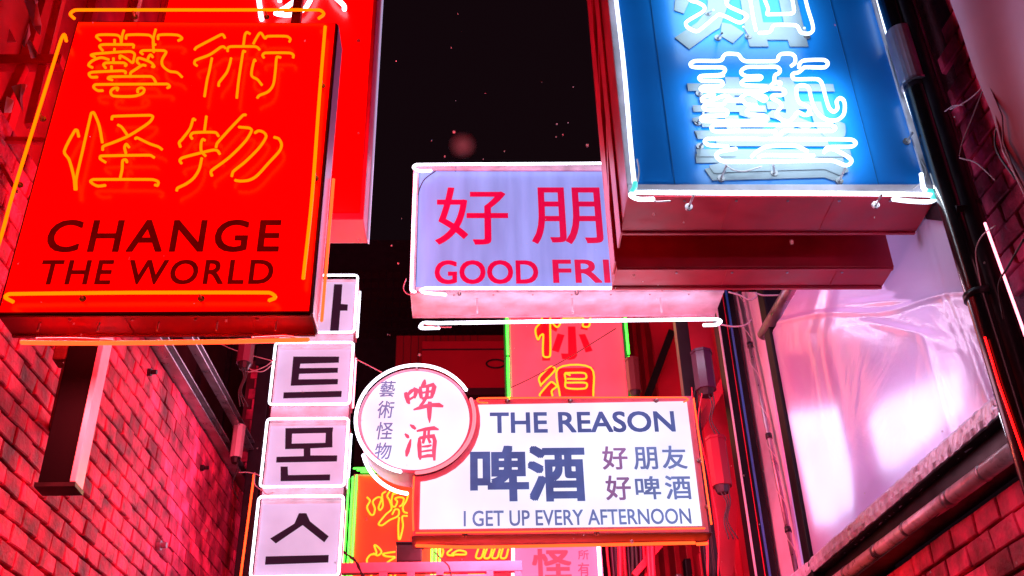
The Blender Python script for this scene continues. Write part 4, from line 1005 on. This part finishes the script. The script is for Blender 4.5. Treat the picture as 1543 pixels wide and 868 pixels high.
def canister(label, px, py, h, w, Y_, m, capm, wires=2):
    """Octagonal neon transformer can hanging with a socket and wires under it."""
    p = onY(px, py, Y_); r = w*Y_*1.18/1592/2*.85; hh = h*Y_*1.18/1592/.86
    t = thing('transformer_can', label, 'transformer', p)
    build(MB().cyl(p, p+Vector((0, 0, hh)), r, 8), 'can_body', m, t)
    build(MB().cyl(p+Vector((0, 0, hh)), p+Vector((0, 0, hh+.02)), r*1.08, 8), 'top_cap', m, t)
    build(MB().cyl(p-Vector((0, 0, .05)), p, r*.55, 10, r*.8), 'socket', capm, t)
    for k in range(wires):
        q = p+Vector((r*(.5-k*.45), -r*.3, -.03))
        build(MB().tube(smooth_pts([q, q+Vector((.02*k, 0, -.10)), q+Vector((-.03+.02*k, .02, -.22)), q+Vector((.03, .04, -.34))], 6), .005, 6), 'cable', M_cable, t, fix=False)
    return t
M_purple = mat('purple_can', (.05, .008, .04), .35, var=.2)
canister('dark purple eight sided can hanging right of the beer sign corner', 1064, 588, 50, 36, 7.0, M_purple, M_darkmetal)
canister('red eight sided can hanging beside the right edge of beer sign', 1088, 733, 58, 33, 6.9, mat('dark_red_can', (.22, .0, .02), .4), M_darkmetal, 3)
canister('small brownish can with dangling wires right of the green edged sign', 957, 590, 42, 24, 8.3, mat('brown_can', (.12, .03, .035), .5), M_darkmetal, 3)
canister('round pink can hanging high over the left steel beams', 368, 548, 28, 28, 7.6, mat('mauve_can', (.12, .03, .07), .45), M_darkmetal, 3)
canister('pale pink can standing beside the end of left steel beams', 355, 690, 38, 20, 8.8, M_pink_metal, M_darkmetal, 1)
# cables hanging by the canisters
for pts, yy, parent in (([(960,600),(955,640),(962,700)], 8.0, T24), ):
    pass
T29 = thing('cable_bundle', 'tangle of dark cables hanging right of the beer sign', 'cables', onY(1060, 620, 6.9))
for k in range(7):
    x = 1046+random.uniform(-4, 16)
    cable([(x, 590+random.uniform(-8, 8)), (x+random.uniform(-8, 8), 640), (x+random.uniform(-8, 14), 700), (x+18+random.uniform(-8, 8), 790), (x+24, 868)], 6.95+.03*k, .005, random.choice([M_cable, M_red_paint, M_black]), 'cable', T29)
T29 = thing('cable_bundle', 'bundle of red and dark pipes and cables right of the pink brush sign', 'cables', onY(950, 868, 7.8))
for k in range(12):
    x = 914+k*6.2; m_ = random.choice([M_red_paint, M_redbox, M_cable, M_rwall, M_purple])
    cable([(x, 800), (x+1.5+random.uniform(-1, 1), 835), (x+4+random.uniform(-2, 2), 880)], 7.6+random.uniform(0, .4), random.uniform(.008, .022), m_, 'pipe', T29)
for k in range(4):
    a0 = post('steel_post', ['dark glossy post directly under right part of the beer sign', 'pale violet lit post under the beer sign right end', 'dark post beside the violet one below the beer sign', 'plain red flat post under the beer sign right end'][k],
              [992, 1015, 1030, 1052][k], 850, .10, .06, [.05, .0, .04, -.05][k], 0, 4.6 if k != 3 else 4.6, [M_gblack, M_steel, M_black, M_rwall][k])

# ------------------------------------------------------------------ left: post at the end of the brick wall
T30 = thing('steel_post', 'black upright post at the far end of the left brick wall', 'post', onY(378, 800, 9.3))
pp = onY(377, 760, 9.3)
build(MB().box((pp.x-.075, 9.3, 0), (pp.x+.055, 9.42, 8.2)), 'shaft', M_black, T30, bevel=.006)
build(MB().box((pp.x-.10, 9.27, 6.55), (pp.x+.12, 9.299, 6.75)), 'clamp', M_black, T30)
T31 = thing('neon_tube', 'thin red orange neon tube standing left of the Korean letter column', 'neon tube', onY(362, 868, 9.2))
build(MB().tube([onY(383, 715, 9.15), onY(361, 880, 9.15)], .010, 8), 'tube', E_orange2, T31, fix=False)
T32 = thing('red_brick_pier', 'narrow red brick pier behind the red tube left of the Korean column', 'brick pier', onY(395, 700, 10.2))
a = onY(392, 640, 10.2); 
for k in range(26):
    z = 4.0+k*.12
    for j in range(2):
        build(MB().box((a.x-.16+j*.21+(k % 2)*.05, 10.2, z), (a.x+.04+j*.21+(k % 2)*.05, 10.32, z+.11)), 'brick', BM[0], T32)
build(MB().box((a.x-.2, 10.215, 0), (a.x+.36, 10.5, 7.1)), 'mortar', MATS['mortar'], T32)
T33 = thing('cable_bundle', 'loose pale wires looping from the Korean column to the left post', 'cables', onY(390, 720, 8.6))
for pts in ([(360,712),(375,712),(392,718),(394,735),(402,745),(412,742)], [(362,535),(375,555),(395,560),(412,548)], [(358,540),(372,560),(400,552),(414,540)], [(384,712),(384,730),(396,740)], [(318,512),(360,530),(415,545)]):
    cable(pts, 8.45, .004, M_cable_w, 'wire', T33)
T34 = thing('cable', 'thin slack wire strung between Korean column and the round disc', 'cable', onY(536, 540, 7.5))
cable([(536,541),(552,549),(575,561)], 7.5, .004, M_cable_w, 'wire', T34)
T34 = thing('cable', 'loose wire curling at lower left corner of the lavender sign', 'cable', onY(630, 440, 6.4))
cable([(612,420),(608,435),(616,444),(632,440),(640,436)], 6.4, .004, M_cable_w, 'wire', T34)
cable([(656,258),(640,270),(632,285),(630,294)], 6.4, .004, M_cable, 'wire', T34)
cable([(636,488),(650,491),(664,493),(680,493)], 6.4, .004, M_cable_w, 'wire', T34)

# ------------------------------------------------------------------ far end of the alley
T35 = thing('dark_building', 'dark tiled building closing the alley behind the signs', 'building', (0, 17, 0))
build(MB().box((-7, 17, 0), (7, 18, 13.4)), 'wall', mat('dark_facade', (.06, .035, .06), .6, var=.3), T35)
for r in range(7):
    tiles = MB()
    z = 11.2+r*.22
    for k in range(44):
        x = -3.4+k*.14
        tiles.prism([(x, 16.995, z), (x+.12, 16.995, z), (x+.12, 16.9, z+.07), (x, 16.9, z+.07)], (0, .0, .05))
    build(tiles, 'tile_row', mat('dark_red_tiles', (.06, .018, .03), .4), T35, kind='stuff')
for k in range(5):
    build(MB().box((-6+k*2.6, 16.93, 8.5), (-4.6+k*2.6, 16.999, 10.3)), 'window', mat('dark_glass', (.01, .01, .015), .1), T35)
Y = 12.5
T36 = thing('red_shopfront', 'dim red shop front box with tiled band behind the round disc', 'shop front', onY(680, 620, Y))
M_dred = mat('dim_red_panel', (.30, .006, .012), .5, emit=(.10, .0, .002), es=1, var=.3, vscale=1.5)
a = onY(597, 506, Y); b = onY(775, 640, Y)
build(MB().box((a.x, Y, b.z), (b.x, Y+.2, a.z)), 'back_panel', mat('red_grid_panel', (.20, .004, .01), .6, emit=(.05, 0, .001), es=1), T36)
for k in range(12):
    xx = a.x+.1*k; build(MB().box((xx, Y-.008, b.z), (xx+.008, Y-.001, a.z)), 'batten', MATS['dark_red_tiles'], T36)
a2 = onY(636, 514, Y-.5); b2_ = onY(763, 585, Y-.5)
build(MB().box((a2.x, Y-.5, b2_.z), (b2_.x+.3, Y-.02, a2.z)), 'box_body', M_dred, T36, bevel=.01)
build(MB().box((a2.x, Y-.51, a2.z-.14), (b2_.x+.3, Y-.501, a2.z-.12)), 'trim', MATS['dark_red_tiles'], T36)
build(MB().box((a2.x-.0, Y-.52, b2_.z-.10), (b2_.x+.3, Y-.3, b2_.z-.002)), 'lower_band', MATS['dark_red_tiles'], T36)
cc2 = onY(747, 548, Y-.52); rg = [(cc2.x+math.cos(k*.35)*.12, cc2.y, cc2.z+math.sin(k*.35)*.06) for k in range(18)]
build(MB().tube(rg, .012, 6, closed=True), 'ring', M_black, T36, fix=False)

# ------------------------------------------------------------------ upper right awning and ropes
T37 = thing('awning', 'grey mauve tarpaulin awning with wavy edge at upper right corner', 'awning', RW.on(1500, 150, .3))
LPa = [(1420,-60),(1437,0),(1456,40),(1480,112),(1500,168),(1512,225),(1545,292),(1580,370)]; RPa = [(1700,-60),(1700,0),(1700,40),(1700,112),(1700,168),(1700,225),(1700,292),(1700,370)]
M_awn = mat('mauve_tarpaulin', (.20, .11, .16), .6, var=.12, vscale=3, bump=.1, bscale=12)
build(folded(LPa, RPa, 30, 60, .30, lambda u, v: .015*math.sin(14*u+3*v)+.02*math.sin(5*v+2*u)), 'cloth', M_awn, T37, smooth=True, fix=False)
build(MB().tube([RW.on(x, y, .31) for x, y in LPa], .008, 6), 'hem', M_awn, T37, fix=False)
build(MB().tube([RW.on(x, y, .32) for x, y in [(1437,0),(1462,30),(1476,75),(1484,112),(1510,175),(1512,215),(1530,262),(1548,292)]], .004, 6), 'cord', M_awn, T37, fix=False)
M_rope = mat('rope', (.25, .17, .2), .8)
T38 = thing('rope', 'thin rope tied from the awning edge down to the dark conduit', 'rope', RW.on(1484, 125, .28))
for pts in ([(1486,125),(1470,142),(1452,155),(1432,165)], [(1484,128),(1466,175),(1450,215),(1446,235)], [(1446,238),(1470,245),(1490,262),(1500,272)], [(1424,168),(1436,160),(1452,158)],
            ):
    build(MB().tube(smooth_pts([RW.on(x, y, .2) for x, y in pts], 6), .0032, 6), 'strand', M_rope, T38, fix=False)
kn = RW.on(1488, 116, .3)
build(MB().cyl(kn-Vector((0, .015, 0)), kn+Vector((0, .01, 0)), .018, 10), 'knot', M_black, T38)
for k, (pts) in enumerate([[(1490,120),(1505,160),(1500,220),(1530,270)], [(1543,360),(1520,400),(1505,430),(1512,480)], [(1500,340),(1480,355),(1470,380),(1478,430)]]):
    tq = thing('cable', ['drooping black cable hanging by the awning edge', 'black cable curling beside the pale pink tube', 'thin pale wire running down the thick black pipe'][k], 'cable', RW.on(*pts[0], .15))
    build(MB().tube(smooth_pts([RW.on(x, y, .19) for x, y in pts], 6), .005 if k < 2 else .0025, 6), 'wire', M_cable if k < 2 else M_cable_w, tq, fix=False)

# ------------------------------------------------------------------ upper left: red steelwork with folded metal pieces
YL = 4.42
T39 = thing('red_steelwork', 'red steel framework beside the big red sign at the upper left edge', 'framework', onY(40, 200, YL))
for (p, q, w) in (((-20, 95), (95, 95), .07), ((-20, 210), (70, 213), .03), ((36, 100), (-30, 240), .05), ((95, -20), (45, 190), .05), ((0, 245), (25, 290), .02)):
    build(MB().bar(onY(*p, YL), onY(*q, YL), w), 'bar', M_red_paint, T39, bevel=.004)
T40 = thing('folded_metal_strips', 'folded shiny metal ribbon pieces in front of the dark wall, upper left corner', 'metal strip', onY(50, 60, YL))
M_fold = mat('folded_metal', (.75, .4, .55), .35, .1)
for tri in ([(36,0),(55,0),(62,38),(60,52),(50,40)], [(52,0),(57,0),(54,10)], [(14,43),(24,62),(10,62)], [(32,66),(43,35),(45,50),(36,70)], [(40,62),(46,60),(60,86),(46,86)], [(17,130),(32,126),(40,127),(30,150),(34,168)], [(10,145),(20,150),(16,168),(6,168)], [(0,205),(8,215),(4,225)]):
    d_ = .03+.05*random.random(); P_ = [onY(x, y, YL-.05+.06*((i*7) % 3)-.06) for i, (x, y) in enumerate(tri)]
    build(MB().prism(P_, (0, .01, 0)), 'strip', M_fold, T40)
T41 = thing('backing_wall', 'deep red shadowed panel wall above the left brick wall', 'wall', (-2.6, 5.5, 5.6))
build(MB().box((-2.74, 3.0, 5.56), (-2.66, 7.4, 9.3)), 'panel', mat('deep_red_wall', (.6, .01, .05), .5, var=.5, vscale=3, bump=.3, bscale=8), T41)
for k in range(6): build(MB().box((-2.655, 3.4+k*.62, 5.58), (-2.60, 3.48+k*.62, 9.2)), 'rib', M_redbox, T41)

# ------------------------------------------------------------------ snow in the air
sn = MB(); rnd = random.Random(11)
M_snow = bpy.data.materials.new('snow'); M_snow.use_nodes = True      # ice flakes pass light from the signs through
_n = M_snow.node_tree; _n.nodes.remove(_n.nodes['Principled BSDF'])
_t = _n.nodes.new('ShaderNodeBsdfTranslucent'); _t.inputs['Color'].default_value = (.98, .98, .98, 1)
_d = _n.nodes.new('ShaderNodeBsdfDiffuse'); _d.inputs['Color'].default_value = (.9, .9, .92, 1)
_a = _n.nodes.new('ShaderNodeMixShader'); _a.inputs[0].default_value = .3
_n.links.new(_t.outputs[0], _a.inputs[1]); _n.links.new(_d.outputs[0], _a.inputs[2]); _n.links.new(_a.outputs[0], _n.nodes['Material Output'].inputs['Surface'])
for (px, py, Yf, r) in [(684,199,3.0,.0045),(597,92,3.5,.003),(885,219,3.0,.005),(838,206,4,.003),(856,185,4,.003),(848,203,3.5,.003),(839,187,4,.004),(1193,365,2.6,.006),(955,415,2.6,.004),(952,816,4.2,.007),(680,72,4,.003),(690,21,4,.003),(760,228,4,.003),(670,236,3,.003),(540,362,3.4,.004),(590,370,3.2,.003),(632,535,3.6,.005),(600,397,3.8,.004),(864,131,4,.003),(728,240,4,.0025),(985,323,3,.004),(1030,335,3,.003)]:
    sn.ball(onY(px, py, Yf), r, 1.4)
for k in range(150):
    Yf = rnd.uniform(2.2, 7); sn.ball(onY(rnd.uniform(-20, 1560), rnd.uniform(-20, 880), Yf), rnd.uniform(.0012, .0026), rnd.uniform(1, 1.8))
tag(build(sn, 'snowflakes', M_snow, None, smooth=True), 'tiny snowflakes drifting through the neon light', kind='stuff')
near = thing('snowflake', 'large blurred pink snowflake close to the camera above the lavender sign', 'snowflake', onY(697, 219, .50))
fl = MB()
c0 = onY(697, 219, .50)
fl.ball(c0, .0058, .8)
build(fl, 'flake', M_snow, near, smooth=True)
